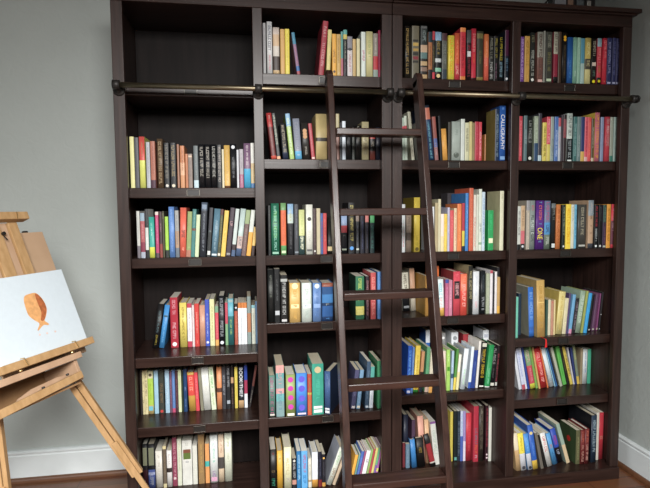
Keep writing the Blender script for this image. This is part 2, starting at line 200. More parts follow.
2|5|-0.1212|0.0638|0.0159|0.1683|0.1279|6.2|0.0|6a92b2|a8c8e0:.1-.6; s e0d8c8:.02-.08||light steel blue book leaning right|+
2|5|-0.0839|0.0625|0.0161|0.2034|0.1546|3.2|0.0|3a526a|708898:.2-.8; s c8d0d8:.02-.06||slate blue book|+
2|5|-0.0651|0.0646|0.0161|0.1789|0.136|2.9|0.0|d2dae2 .62 4a9c92|8898b0:.05-.3||white and teal book|+
2|5|-0.0467|0.0544|0.0162|0.2059|0.1565|0.0|0.0|2f7c52|58a078:.2-.8||green book at right end|+
2|6|-0.5055|0.06|0.026|0.1777|0.135|0.0|0.0|1c1818|30a080:.1-.32w; a04038:.85-.93; 806838:.4-.5w||black book with green and red marks|+
2|6|-0.4764|0.06|0.0227|0.171|0.1299|0.0|0.0|e2aa12|8a5a10:.76-.82||yellow book|+
2|6|-0.4474|0.06|0.0306|0.1834|0.1394|0.0|0.0|e0ddb2|a89878:.35-.75w; 988a90:.18-.28w||thick cream book with faint drawing|+
2|6|-0.4137|0.06|0.0175|0.1329|0.101|0.0|0.0|1f1f24 .15 c08878 .3 202024|d8d8d8:.35-.85w; o c8c8c0:.92||black book with white lettering|-
2|6|-0.394|0.06|0.0171|0.1628|0.1237|0.0|0.0|1d72aa|d0e4f0:.2-.9w||blue book with white lettering|+
2|6|-0.3745|0.06|0.0255|0.1613|0.1226|0.0|0.0|5aaae2|c04868:.4-.9w; 2a5a90:.05-.35w||bright sky blue book with pink lettering|+
2|6|-0.3457|0.06|0.0138|0.1268|0.1|0.0|0.0|dad6c6 .2 a88860 .26 dad6c6|808078:.4-.8||short cream book|-
2|6|-0.3296|0.06|0.0247|0.1518|0.1154|0.0|0.0|e2a232 .22 e0e5ed|c8b8d0:.3-.85||white book with orange foot|+
2|6|-0.3027|0.06|0.0145|0.1524|0.1158|0.0|0.0|7c2222 .2 1f2132|707488:.3-.8||navy book with red foot|-
2|6|-0.2867|0.06|0.014|0.1402|0.1065|0.0|0.0|cb9232 .12 1f1d25|o eebb66:.88; 606070:.3-.75||black book with golden globe|-
2|6|-0.248|0.06|0.0215|0.168|0.1277|19.8|0.0|d6dacb|88b088:.5-.9w; 8a6a58:.15-.45w|cv=a8acb8|large white book leaning right|+
2|6|-0.2313|0.06|0.0117|0.1203|0.1|20.6|0.0|cab294|||tan booklet leaning right behind white one|-
2|6|-0.2228|0.06|0.0066|0.0937|0.1|20.6|0.0|2a2422|||thin dark booklet leaning right by the ladder|-
2|6|-0.1578|0.06|0.0128|0.1272|0.1|12.8|0.0|eaaa2a|||yellow-orange book leaning right|-
2|6|-0.1487|0.06|0.0069|0.1304|0.1|13.1|0.0|6c9c92|||thin green booklet leaning right|-
2|6|-0.1346|0.06|0.0123|0.1407|0.1069|13.1|0.0|4468b4|90a8d8:.2-.8||blue book leaning right|-
2|6|-0.1247|0.06|0.0078|0.1403|0.1066|12.8|0.0|9c5078|||thin mauve booklet leaning right|-
2|6|-0.1058|0.06|0.0171|0.1416|0.1077|12.8|0.0|eae6e6|403060:.6-.75w||white book with dark blot leaning right|-
2|6|-0.0937|0.06|0.0085|0.1456|0.1107|12.1|0.0|8cb262|c04048:.05-.5||thin green and red booklet|-
2|6|-0.0832|0.06|0.0088|0.1472|0.1119|11.9|0.0|b24048|||thin red booklet|-
2|6|-0.072|0.06|0.0101|0.1505|0.1144|11.9|0.0|cac26a|||thin yellow booklet|-
2|6|-0.0623|0.06|0.0086|0.1489|0.1131|11.9|0.0|7c5aa2 .5 60a878|||thin purple and green booklet|-
2|6|-0.0529|0.06|0.0083|0.1476|0.1121|11.9|0.0|aa5ca4 .3 d0c060 .4 aa5ca4|||thin violet and yellow booklet at right end|-
3|1|0.0651|0.04|0.0208|0.2078|0.1372|0.0|0.0|241f18|bf9a48:.08-.95w||black book with gold lettering at left end|+
3|1|0.0953|0.04|0.0298|0.2092|0.1381|0.0|0.0|6a6450|s 22201a:.7-.74; s b89a50:.62-.68; s a88a48:.52-.57; s 22201a:.44-.5; s 7a2430:.36-.42; s 22201a:.3-.34||olive book with dark and gold labels|+
3|1|0.132|0.04|0.0279|0.2109|0.1392|0.0|0.0|b8986a .08 2a2420 .14 8a7060 .22 2a2420 .25 c0a070 .33 262420 .38 5a7a78 .5 c0a080 .64 28302e|9aa8a8:.68-.92w; s 585858:.95-.99||black book with tan blocks|+
3|1|0.1651|0.04|0.0164|0.188|0.1241|0.0|0.0|241c20 .2 a86a3a .78 1c3442|5a3020:.25-.7||dark book with orange middle|+
3|1|0.1821|0.04|0.0106|0.1912|0.1262|0.0|0.0|c23242 .14 2a2420 .82 ba3242|a09030:.3-.7||thin black book with red ends|-
3|1|0.1942|0.04|0.0265|0.1894|0.125|0.0|0.0|18181a .16 80c0a0 .24 18181a .36 c8d0d0 .44 1a2020 .82 8ab0d0|c0a048:.5-.8w; o e0c890:.07||black book with mint and pale blue blocks|+
3|1|0.224|0.04|0.0208|0.1857|0.1226|0.0|0.0|34404a .22 565a52 .84 4a2a30|8a9088:.3-.75w||dark grey-green book|+
3|1|0.2507|0.04|0.0262|0.178|0.1174|0.0|0.0|ead22a|e07828:.1-.9w; 90c030:.02-.95||yellow book with orange streaks|+
3|1|0.279|0.04|0.0204|0.1882|0.1242|0.0|0.0|cc3240 .35 dc5a30|f0b090:.4-.85; e8d0d0:.1-.3w||red-orange book|+
3|1|0.3022|0.04|0.0232|0.2112|0.1394|0.0|0.0|e08030 .07 ca2234 .92 e88838|701020:.2-.85w||tall red book with orange ends|+
3|1|0.3305|0.04|0.0195|0.2027|0.1338|0.0|0.0|221418 .75 565656|b02840:.05-.7w; s d0d0d0:.47-.58||black book with red lettering|+
3|1|0.3516|0.04|0.0201|0.2098|0.1385|0.0|0.0|401018 .05 ca223c|e8c0b0:.5-.9w; e09040:.3-.5||bright red book with gold and white lettering|+
3|1|0.3749|0.04|0.0289|0.2012|0.1328|0.0|0.0|8a7a3a .07 3a3a2c .85 706838 .95 3a3a2c|807848:.3-.6||dark olive book with gold bands|+
3|1|0.4082|0.04|0.0197|0.1897|0.1252|0.0|0.0|da5a40 .5 da7436|f0c0a0:.3-.85||salmon orange book|+
3|1|0.429|0.04|0.0209|0.1836|0.1212|0.0|0.0|2a2a28|e0e4e0:.03-.42w; a0a08c:.48-.95w||black book with white lettering|+
3|1|0.4521|0.04|0.0176|0.1832|0.1209|0.0|0.0|191918|c4b23a:.48-.95w; b07898:.05-.4||black book with yellow and pink lettering|+
3|1|0.473|0.04|0.0199|0.1841|0.1215|0.0|0.0|101518|eed832:.45-.97w; a8d4e8:.03-.42w||black book with bright yellow and blue lettering|+
3|1|0.5001|0.04|0.0177|0.2102|0.1388|0.0|0.0|0f1d2a .5 4a1838|80a8c0:.2-.45w; o d8dce0:.05||dark blue and purple book with white dot|+
3|2|0.0564|0.04|0.0105|0.1716|0.1133|-1.7|0.0|a2b4a4 .55 ba3848 .8 a2b4a4|||thin pale green book with red patch at left end|-
3|2|0.0675|0.04|0.0105|0.1794|0.1184|-1.7|0.0|bacaba .6 ba3848 .78 c8d0c0|||pale green book with red patch left of ladder|-
3|2|0.0954|0.04|0.0126|0.1968|0.1299|-5.4|0.0|d4d3bb|403830:.05-.4||thin cream book left of the ladder|-
3|2|0.1508|0.04|0.0159|0.1637|0.1081|-6.4|0.0|d8c0cc .2 d0d0c8 .45 3a78c0 .58 d0d4cc .68 e09050 .75 d8d4c8|||white book with coloured patches right of ladder|+
3|2|0.1697|0.04|0.0245|0.2251|0.1485|-6.4|0.0|1f3a5c .74 ba6850 .95 1c2430|80c8d0:.02-.7||tall blue book with salmon top leaning left|+
3|2|0.197|0.04|0.015|0.1787|0.1179|-4.9|0.0|8c5c5c .3 506098 .5 8c4c44|b8b8c0:.1-.4; b85848:.75-.98||brown-red book leaning left|+
3|2|0.2198|0.04|0.0102|0.1824|0.1204|-3.8|0.0|13151a|||thin black book leaning left|-
3|2|0.2306|0.04|0.0215|0.1299|0.1|-3.8|0.0|da9c38|f0c070:.3-.8||short orange-yellow book|+
3|2|0.2535|0.04|0.0135|0.1578|0.1041|0.0|0.0|3a3830|||dark brown book|-
3|2|0.2692|0.04|0.0391|0.1605|0.106|0.0|0.0|a2aea6|7a8680:.6-.8w; o 505850:.14; 98a49c:.1-.2||thick grey-white book|+
3|2|0.3094|0.04|0.0164|0.1713|0.1131|0.0|0.0|cad2ca|||slim white book|+
3|2|0.3282|0.04|0.017|0.1566|0.1033|0.0|0.0|cacaa2|3a3428:.2-.85w||cream book with black title|+
3|2|0.3468|0.04|0.0126|0.161|0.1062|0.0|0.0|cabe7c|||plain straw-coloured book|-
3|2|0.3605|0.04|0.0099|0.1571|0.1037|0.0|0.0|8c7c50|||thin olive booklet|-
3|2|0.3715|0.04|0.0171|0.1614|0.1065|0.0|0.0|b2243a|d0808a:.1-.9||red book|+
3|2|0.3897|0.04|0.0121|0.1602|0.1057|0.0|0.0|cc3a4a|f4e0e0:.05-.75w||red book with white lettering|-
3|2|0.4601|0.13|0.0174|0.1231|0.1|0.0|0.0|ca7a28|||short orange book below the olive cover|-
3|2|0.4622|0.04|0.0173|0.2161|0.084|0.0|0.0|1b3050|a8bab4:.05-.9w|cv=8a7a3a|navy book with olive front cover|+
3|2|0.4818|0.04|0.0269|0.2297|0.084|0.0|0.0|2660b4|f0f4f8:.2-.84:CALLIGRAPHY; s 80a8d8:.02-.08; 80a8e0:.9-.97||tall blue book titled CALLIGRAPHY|+
3|3|0.0581|0.055|0.015|0.2002|0.1322|0.0|0.0|caced0|c04850:.1-.6; 90b0a0:.3-.8||thin white and red book at left end|+
3|3|0.0781|0.055|0.0219|0.163|0.1076|0.0|0.0|8c7a6a .3 584c44 .5 9c8a78|5c5048:.6-.9w||grey-brown mottled book|+
3|3|0.1113|0.055|0.0265|0.2286|0.1509|0.0|0.0|e2c632|8a7a1c:.1-.3; o 605010:.05|cv=9a8420|yellow book left of the ladder|+
3|3|0.1872|0.055|0.0134|0.1892|0.1248|0.0|0.0|d6dade|||thin white book right of the ladder|+
3|3|0.2044|0.055|0.0134|0.2053|0.1355|0.0|0.0|b2a27a|||tan book|+
3|3|0.2184|0.055|0.0115|0.2209|0.1458|0.0|0.0|cec6a2|||tall cream book|+
3|3|0.2305|0.055|0.0137|0.1586|0.1046|0.0|0.0|ead9a8 .4 f0dcd0|||short cream book|-
3|3|0.2448|0.0533|0.0126|0.1585|0.1046|0.0|0.0|eaca42|d8a020:.5-.9w||short yellow book|-
3|3|0.258|0.0504|0.0096|0.1856|0.1225|0.0|0.0|c2c2da|7a80b0:.2-.8||thin lavender book|-
3|3|0.2682|0.047|0.0152|0.1734|0.1144|0.0|0.0|d44c54|e8a0a0:.3-.85||red book left of cream dotted one|+
3|3|0.284|0.0434|0.0119|0.1823|0.1203|0.0|0.0|e0caa4|c05848:.1-.9||thin cream book with red dots|-
3|3|0.2851|0.19|0.0246|0.189|0.09|0.0|0.0|1d3652|||navy book standing behind the short yellow one|-
3|3|0.2971|0.0392|0.018|0.2003|0.1322|0.0|0.0|e27c3a|f0b880:.2-.85||orange book|+
3|3|0.3225|0.21|0.0729|0.2505|0.08|0.0|0.0|4a464a|a03840:.55-.85h||thick dark grey book with red title standing behind|+
3|3|0.3251|0.055|0.0117|0.2033|0.1342|0.0|0.0|1d3042 .1 dacb32 .42 ba384a|||thin red book with yellow foot|-
3|3|0.3385|0.0516|0.013|0.2456|0.1524|0.0|0.0|3a84ca|a8d0f0:.2-.8||blue book|+
3|3|0.3536|0.047|0.0177|0.2666|0.157|0.0|0.0|ca5a3a|e09878:.2-.9||tallest coral red book|+
3|3|0.3718|0.0432|0.0108|0.238|0.1571|0.0|0.0|dad2c4|c05848:.05-.6w||white book with red dots|+
3|3|0.3832|0.0406|0.0088|0.2391|0.1578|0.0|0.0|d2d6c6|||thin ivory booklet|-
3|3|0.3926|0.0377|0.0126|0.2619|0.1663|0.0|0.0|d6decf .1 90b090 .14 d6decf|58707a:.3-.45w||tall white book with small picture|+
3|3|0.4057|0.0343|0.0126|0.2497|0.1648|0.0|0.0|c2d6e4|4878b0:.1-.9w||pale blue book with blue lettering|+
3|3|0.4434|0.055|0.0244|0.1719|0.1134|0.0|0.0|17a458|s e8e8c8:.18-.3; 60d090:.5-.9||bright green book with white sticker|+
3|3|0.4816|0.16|0.0263|0.2228|0.1|0.0|0.0|15171a|||black book behind the green one|-
3|3|0.486|0.034|0.0171|0.2537|0.12|0.0|0.0|dadaba|a09c80:.85-.95|cv=c2be92|wide cream book at right end|+
3|4|0.0997|0.1638|0.0319|0.1739|0.1322|-3.1|0.0|1b1c20 .42 d2ceba|4a443a:.5-.95w; s 909498:.08-.14||white-topped book with dark lettering leaning left|+
3|4|0.1394|0.17|0.0229|0.1914|0.1454|-2.9|0.0|d4ccb8 .5 c89a78|||cream and tan book leaning left|+
3|4|0.163|0.055|0.0137|0.1721|0.1308|0.0|0.0|a87828||cv=c8962e|gold-coloured book beside the ladder|-
3|4|0.2166|0.0428|0.0275|0.1569|0.1012|-2.3|0.0|e2b242 .22 dae6e6|60b0c0:.4-.9w; e8a0a0:.1-.5||white book with yellow foot and cyan marks|+
3|4|0.2426|0.15|0.0179|0.2015|0.13|0.0|0.0|da6820|||tall orange book standing behind|-
3|4|0.2453|0.0362|0.0143|0.1565|0.1078|0.0|0.0|ba5c82 .9 4050a0|d8a0b8:.2-.8||mauve pink book|-
3|4|0.2615|0.038|0.0155|0.1532|0.106|0.0|0.0|c27a94|e8c0d0:.2-.8||rose pink book|-
3|4|0.2812|0.0376|0.0316|0.1894|0.1439|0.0|0.0|d24252|s 1c1a1c:.38-.78; d0c8c8:.42-.74w; e88890:.85-.95|cv=8a2a34|thick red book with black label|+
3|4|0.3133|0.036|0.0289|0.1781|0.1354|0.0|0.0|e24a3a .6 e8704a|f4e0d8:.2-.75w; f0b090:.78-.95w||red-orange book with large white lettering|+
3|4|0.3548|0.0501|0.0191|0.2096|0.1593|0.0|0.0|2c2c28|d4c894:.3-.9w|cv=a8966c|tall black book with cream lettering|+
3|4|0.3757|0.0478|0.0271|0.1855|0.141|0.0|0.0|dee2e6|d08890:.1-.3; b0b8c8:.4-.9||white book right of black cream-lettered one|+
3|4|0.4103|0.0494|0.0216|0.1868|0.142|0.0|0.0|1b2024|c8ccd0:.05-.4w; 485860:.5-.9||black book with white lettering leaning right|+
3|4|0.4366|0.0504|0.0159|0.1755|0.1334|0.0|0.0|a2ac92|d0d4c0:.2-.8||grey-green book leaning right|+
3|4|0.4531|0.0475|0.0118|0.1886|0.1433|0.0|0.0|e2dee2 .93 c05060|||white book with red top leaning right|-
3|4|0.4657|0.0477|0.0074|0.1802|0.1369|0.0|0.0|302c30|||thin dark booklet leaning right|-
3|4|0.4757|0.0507|0.0107|0.1822|0.1385|0.0|0.0|e6e2e2|||slim white book leaning right|-
3|4|0.487|0.0484|0.0124|0.1581|0.1201|0.0|0.0|e2aa32 .2 c29a5a|||tan book with yellow foot leaning right|-
3|4|0.5013|0.077|0.0102|0.197|0.1497|0.0|0.0|28262a|504c50:.2-.8||tall black book near right end|-
3|4|0.512|0.1203|0.0062|0.1467|0.1115|0.0|0.0|aaa69a|||thin grey booklet at right end|-
3|5|0.0957|0.0486|0.0178|0.2092|0.159|2.6|0.0|1b52b4|90c8e8:.2-.9w; s d8dcf0:.02-.07||royal blue book with pale title left of ladder|+
3|5|0.1084|0.0541|0.0096|0.2004|0.1523|2.7|0.0|5a82c2|b0d0e8:.2-.9||thin light blue book|-
3|5|0.1334|0.0594|0.0218|0.2045|0.1555|3.7|0.0|2a8a30 .06 e3c432|9a8020:.2-.8; o b08a20:.1||yellow book left of the ladder|+
3|5|0.1519|0.0606|0.0135|0.1779|0.1352|4.3|0.0|1d2a38 .28 ca9262 .4 302420 .5 ca9262|||tan and dark book|-
3|5|0.1761|0.0564|0.0139|0.1966|0.1494|3.5|0.0|d0b0a0 .12 5aa272|||green book left of the ladder|+
3|5|0.1918|0.0465|0.0151|0.1798|0.1366|3.5|0.0|e2a242 .45 d8d0b8|||orange and white book left of the ladder|+
3|5|0.2197|0.2|0.0194|0.2349|0.09|0.0|0.0|c82838 .2 d8dfe8 .3 2a68c0 .75 d8dfe8|||white book with blue patch standing behind|-
3|5|0.2459|0.069|0.0167|0.1725|0.125|0.0|0.0|e2cac2|d08080:.2-.8||pale pink book right of the ladder|+
3|5|0.2632|0.0579|0.0154|0.1811|0.1161|0.0|0.0|9aca52|s 4a8a28:.48-.58; e8f0d0:.7-.9||lime green book|+
3|5|0.2934|0.0619|0.0105|0.1726|0.1121|1.8|0.0|a2bad2 .3 385878 .42 a2bad2|||thin pale blue book|-
3|5|0.2852|0.18|0.0208|0.2226|0.11|0.0|0.0|8c8c8c|o e0e0e0:.9||grey binder standing behind|-
3|5|0.3048|0.0626|0.0105|0.1811|0.1114|5.1|0.0|e0c840 .3 4a8c3a|||thin green book with yellow foot|-
3|5|0.3176|0.0588|0.0112|0.1564|0.1152|5.1|0.0|e2da9c .5 e8e4d8|||thin yellow and white book|-
3|5|0.3471|0.0578|0.0211|0.181|0.1162|5.6|0.0|dae6ee .6 e0e8f0|a0d890:.1-.5|cv=b0b8c0|white and pale green book|+
3|5|0.3351|0.18|0.0328|0.2237|0.11|0.0|0.0|dce0e4|o 888c90:.88; s 202024:.0-.1||white binder with round grey mark standing behind|+
3|5|0.377|0.066|0.0127|0.1862|0.108|5.1|0.0|3058b0 .15 dae6f6|||slim white book with blue foot|-
3|5|0.3961|0.065|0.018|0.1699|0.109|5.1|0.0|26408c|6a80b8:.3-.7||navy blue book|+
3|5|0.3946|0.185|0.0282|0.2116|0.1|0.0|0.0|a22a34|||dark red book standing behind|-
3|5|0.4113|0.0672|0.0107|0.2096|0.1118|4.2|0.0|e0dcd4|||thin white book left of black yellow-lettered one|-
3|5|0.4376|0.0635|0.0255|0.2035|0.1155|4.2|0.0|1b1b1b|ecc828:.2-.85w; s e0e0d8:.02-.05; s c8c8b8:.9-.98||black book with yellow lettering|+
3|5|0.4627|0.0588|0.0228|0.1909|0.1152|6.2|0.0|e8ece8 .03 16924c|b8e8d0:.05-.45||green book|+
3|5|0.4899|0.0706|0.0212|0.1795|0.1034|4.8|0.0|1f1f22|s d4d4c8:.02-.09; b8bcb8:.55-.95w; 686868:.2-.45||black book with pale label|+
3|5|0.5029|0.0697|0.0124|0.1844|0.1043|4.8|0.0|241c1e|c04858:.1-.8w; s c0c0b8:.02-.1||dark book with red lettering|-
3|5|0.4905|0.18|0.0278|0.2265|0.11|0.0|0.0|dee2e6|s b0b4c0:.85-.92||white binder with square mark standing behind|-
3|6|0.0966|0.1546|0.0114|0.1148|0.0094|0.0|0.0|7c3038|||dark red book at left end|-
3|6|0.1048|0.17|0.0218|0.2377|0.11|0.0|0.0|1d2338|||dark navy book standing behind|-
3|6|0.1086|0.1454|0.0178|0.1117|0.0186|0.0|0.0|6a8aa2|a0b8c8:.2-.8||grey-blue book|-
3|6|0.1379|0.1427|0.0229|0.1318|0.0213|-5.5|0.0|388cd4|||bright blue book|+
3|6|0.1443|0.17|0.0164|0.2115|0.11|0.0|0.0|584058|||purple book standing behind|-
3|6|0.1639|0.1397|0.0352|0.1377|0.0243|-5.3|0.0|1b1919|c0a048:.42-.68w||black book with gold design leaning left|+
3|6|0.1843|0.17|0.0275|0.2261|0.11|-3.8|0.0|eaaa94|||salmon pink book standing behind|-
3|6|0.2156|0.17|0.0207|0.2083|0.11|-3.8|0.0|eaba8a|f0d8b8:.2-.8||peach book standing behind|-
3|6|0.2239|0.1367|0.0252|0.1569|0.0073|-13.8|0.0|1c1a1a .1 d0ccc0 .14 a42a32 .7 1d1b1c|||black and red book leaning left|+
3|6|0.2468|0.15|0.0246|0.205|0.13|-6.5|0.0|dedfd7 .95 8c5a9c|a0b8a8:.2-.8w||white book with purple top standing behind|-
3|6|0.3296|0.17|0.0126|0.2362|0.148|0.0|0.0|cab83a|||yellow book right of the ladder|+
3|6|0.3468|0.1682|0.0153|0.2385|0.1498|0.0|0.0|1b2424|s 60a098:.02-.08||dark green-black book|+
3|6|0.3627|0.1656|0.0128|0.2384|0.1524|0.0|0.0|24303c|90a0b0:.1-.8w||black-blue book with pale lettering|+
3|6|0.3761|0.1634|0.0128|0.2384|0.1546|0.0|0.0|4a62b2 .5 c0c8e0|a8c8e0:.5-.95w||blue and white book|+
3|6|0.3896|0.1625|0.0118|0.2378|0.1555|0.0|0.0|dad2e2 .4 9888c0|||white and lavender book|+
3|6|0.403|0.1616|0.0262|0.227|0.1564|0.0|0.0|c2283a|d06868:.2-.8||bright red book|+
3|6|0.4331|0.147|0.0233|0.2639|0.171|0.0|0.0|b2283e|508890:.3-.6w; d08040:.15-.3w; d8dce0:.04-.12w||red book with coloured pattern|+
3|6|0.4597|0.1466|0.0219|0.2624|0.1714|0.0|0.0|3a322a|70685a:.2-.9w; c0b8a8:.85-.95||dark brown patterned book|+
3|6|0.4902|0.1452|0.014|0.2642|0.1728|0.0|0.0|30141c|c04858:.25-.95w; o f0d8dc:.06; o f0d8dc:.12||black book with red lettering and white dots|+
3|6|0.5048|0.1407|0.0135|0.2539|0.1773|0.0|0.0|d2d2c6|||white book at right end|+
4|1|0.5705|0.04|0.0162|0.1862|0.1229|0.0|0.0|6c3a8e|e8d8f0:.03-.95w||purple book with white lettering|+
4|1|0.5901|0.04|0.0219|0.1894|0.125|0.0|0.0|ca9a3a|806020:.35-.9w||tan yellow book|+
4|1|0.6149|0.04|0.0214|0.2056|0.1357|0.0|0.0|2c302c|d8dcd0:.12-.65w; a09870:.75-.95w; o e8e8e0:.05||black book with white lettering and dot|+
4|1|0.6476|0.04|0.0266|0.2098|0.1384|0.0|0.0|7c5248 .5 a2a294|403430:.08-.95w; s d8b0a8:.01-.06||grey and brown book with dark lettering|+
4|1|0.6759|0.04|0.008|0.2144|0.1415|0.0|0.0|8c8c82|||thin grey booklet|-
4|1|0.6873|0.04|0.0279|0.2115|0.1396|0.0|0.0|3a3c34|a0a090:.68-.95w; 8a8450:.2-.6w; s c0d0b0:.03-.08||dark olive book with pale patches|+
4|1|0.7227|0.04|0.02|0.213|0.1406|0.0|0.0|131313 .12 8c1c36 .57 b2b29c|303030:.6-.95w||black book with red and cream blocks|+
4|1|0.745|0.04|0.0132|0.2139|0.1412|0.0|0.0|4a3626|||thin brown book|+
4|1|0.7622|0.04|0.0213|0.2119|0.1399|0.0|0.0|1d1917|o e0a828:.91; o e0a828:.86; 706040:.1-.75||black book with golden sun|+
4|1|0.7879|0.04|0.0249|0.1938|0.1279|0.0|0.0|1c5ca4|58a0d8:.1-.5||plain blue book|+
4|1|0.8134|0.04|0.0192|0.1939|0.128|0.0|0.0|7cb29a|e0ece4:.14-.28; a0c8b4:.5-.95||mint green book, left of two|+
4|1|0.8333|0.04|0.015|0.1937|0.1279|0.0|0.0|8cbaa2|b8d8c8:.3-.9||mint green book, right of two|+
4|1|0.85|0.04|0.0175|0.1915|0.1264|0.0|0.0|a8c8c0 .45 4c94ac|||pale teal and blue book|+
4|1|0.8704|0.04|0.0269|0.194|0.128|0.0|0.0|d2ca84 .32 4b463b .55 cab454|e8e0b0:.6-.9w; c0bca8:.36-.52w||cream and black book|+
4|1|0.9002|0.04|0.0235|0.1927|0.1272|0.0|0.0|1b1917|d4ccb4:.55-.95w; s d8c8b8:.4-.48; 608878:.15-.3w; o e8d828:.06||black book with cream lettering|+
4|1|0.9278|0.04|0.02|0.1949|0.1287|0.0|0.0|1f1b1b .15 ca3242 .82 92bac4|f0b8b0:.45-.8w; 90a050:.25-.4w; o e0d028:.07||red book with pale blue top|+
4|1|0.954|0.04|0.02|0.1962|0.1295|0.0|0.0|ca223a|f0a8a0:.55-.95w; e8a070:.02-.08||bright red book|+
4|1|0.9746|0.04|0.0213|0.1984|0.131|0.0|0.0|2b2f5a|c0c4e0:.2-.92w; s a8acc8:.02-.06||navy book, leftmost of the three alike|+
4|1|1.0006|0.04|0.0172|0.1995|0.1317|0.0|0.0|2b2f5a|7a80a8:.2-.92w; s a8acc8:.02-.06||navy book, middle of the three alike|+
4|1|1.0191|0.04|0.0167|0.1979|0.1306|0.0|0.0|34345e|8088b0:.2-.92w; s a8acc8:.02-.06||navy book, rightmost of the three alike|+
4|2|0.5692|0.04|0.0164|0.1881|0.1241|0.0|0.0|ca3848|f0c0c0:.1-.9||red book at left end|+
4|2|0.5935|0.04|0.0143|0.1909|0.126|0.0|0.0|5a767a|c0ccc8:.35-.7w||grey-teal book|+
4|2|0.6094|0.04|0.0234|0.1888|0.1246|0.0|0.0|232625|b0b8b0:.4-.9w; o d8dcd4:.06||black book with mottled grey lettering|+
4|2|0.6407|0.04|0.0181|0.1894|0.125|0.0|0.0|2b4a6c .4 92a28a|d0d8c8:.4-.95w||grey-green book with navy foot|+
4|2|0.6599|0.04|0.0155|0.2019|0.1332|0.0|0.0|b0c8d0 .12 3c3c45|||tall dark grey book|+
4|2|0.6803|0.04|0.0177|0.1636|0.108|0.0|0.0|dac84a|403820:.1-.9w||yellow book with dark lettering|+
4|2|0.6996|0.04|0.0161|0.1881|0.1241|0.0|0.0|d2c452 .38 d44052|f4e0d8:.4-.95w||red and yellow book with white lettering|+
4|2|0.7173|0.04|0.0145|0.1885|0.1244|0.0|0.0|92a29a|485870:.1-.5w||grey book with dark marks|+
4|2|0.7357|0.04|0.0168|0.1888|0.1246|0.0|0.0|4a72b4|e0e8f0:.1-.7w||blue and white book|+
4|2|0.7535|0.04|0.0114|0.1844|0.1217|0.0|0.0|b2bac4 .8 c05060|c05060:.3-.7||white and red book|-
4|2|0.7676|0.04|0.0092|0.1977|0.1305|0.0|0.0|39303a|||thin dark plum booklet|-
4|2|0.7774|0.04|0.013|0.1993|0.1316|0.0|0.0|2a1c20 .5 8c2832 .9 2a1c20|b08890:.5-.9w||black book with red upper half|+
4|2|0.7936|0.04|0.0256|0.2046|0.135|0.0|0.0|1b2024 .47 c2cec6|3a4040:.5-.95w; 707880:.05-.44w; s d8e0dc:.0-.03||tall white and black book|+
4|2|0.8247|0.04|0.017|0.1905|0.1257|0.0|0.0|3a6c6a|a8c8c4:.1-.85w||dark teal book|+
4|2|0.8427|0.04|0.0165|0.1909|0.126|0.0|0.0|6a8282|c0d0cc:.1-.6||grey-teal book left of navy one|+
4|2|0.8603|0.04|0.017|0.1912|0.1262|0.0|0.0|d2aa4a .22 2c3a6c|||navy book with yellow foot|+
4|2|0.8784|0.04|0.0138|0.1901|0.1255|0.0|0.0|e0b0b0 .1 da5262|802030:.2-.9w||pinkish red book|+
4|2|0.8933|0.04|0.016|0.1894|0.125|0.0|0.0|da4a4a|f0a890:.1-.9||coral red book|+
4|2|0.9115|0.04|0.0116|0.1848|0.122|0.0|0.0|c8b8a0 .08 5a5030|d8d8d0:.3-.8w||thin olive book with pale marks|-
4|2|0.9265|0.04|0.0228|0.2107|0.1391|0.0|0.0|ca6a7a|d8b030:.05-.95w|cv=dab830|rose and yellow book|+
4|2|0.9554|0.04|0.0139|0.1916|0.1265|0.0|0.0|8292b2|||grey-blue book|+
4|2|0.976|0.04|0.0235|0.1936|0.1278|0.0|0.0|c43a4a|b0aca4:.3-.95w; d8d0c8:.6-.8w||mottled red and grey book|+
4|2|1.0006|0.04|0.0157|0.1924|0.127|0.0|0.0|3a7a6a .13 9aa292|||grey-green book with teal foot|+
4|2|1.0185|0.04|0.0146|0.1928|0.1273|0.0|0.0|92aaa2|c0ccc8:.2-.8||pale grey-green book at right end|+
4|3|0.5795|0.055|0.0151|0.1882|0.1242|0.0|0.0|181a1c .12 cacec6|505458:.3-.9w||white book with black foot|+
4|3|0.5956|0.055|0.0178|0.1906|0.1258|0.0|0.0|1b1b1f .13 d46a74 .43 cbab84|786048:.5-.9w; o d8dce0:.07||tan and pink book with black foot|+
4|3|0.621|0.055|0.0157|0.2127|0.1404|0.0|0.0|b2aa9a .8 9a9a9e|e8dcc8:.2-.75||grey-beige book|+
4|3|0.6378|0.055|0.0228|0.2126|0.1403|0.0|0.0|8a9692|303634:.1-.7w; c04858:.75-.9w; e0e8e4:.3-.6w||black and white patterned book|+
4|3|0.666|0.055|0.0387|0.2124|0.1402|0.0|0.0|5b2a84|f0e040:.2-.44:ONE; f08050:.56-.9w; 70d0d0:.1-.17; 70d0d0:.48-.54; 70d0d0:.93-.98||thick purple book with yellow ONE|+
4|3|0.706|0.0544|0.028|0.2112|0.1394|0.0|0.0|6c7c6c .3 4a94cc .55 707c9c|b84868:.56-.97w; 28486a:.32-.5w; c8d0b0:.05-.25w||grey and blue book with red lettering|+
4|3|0.7346|0.0479|0.0197|0.1995|0.1317|0.0|0.0|1d2022 .9 70787a|a0a49c:.6-.9w; s d0d8d8:.03-.12||black book left of orange one|+
4|3|0.7549|0.0426|0.0197|0.1943|0.1283|0.0|0.0|d27a3a|7a4020:.1-.9w||orange book|+
4|3|0.7794|0.0368|0.0143|0.1926|0.1271|0.0|0.0|162420|b8c8a0:.3-.95w; o d8dcd8:.06||black-green book with pale lettering|+
4|3|0.7946|0.034|0.0242|0.1955|0.129|0.0|0.0|f2d204|d08818:.1-.9w||bright yellow book|+
4|3|0.8341|0.055|0.0145|0.1939|0.128|0.0|0.0|dadac4 .5 d2dacc|607070:.6-.95||ivory book right of bright yellow one|+
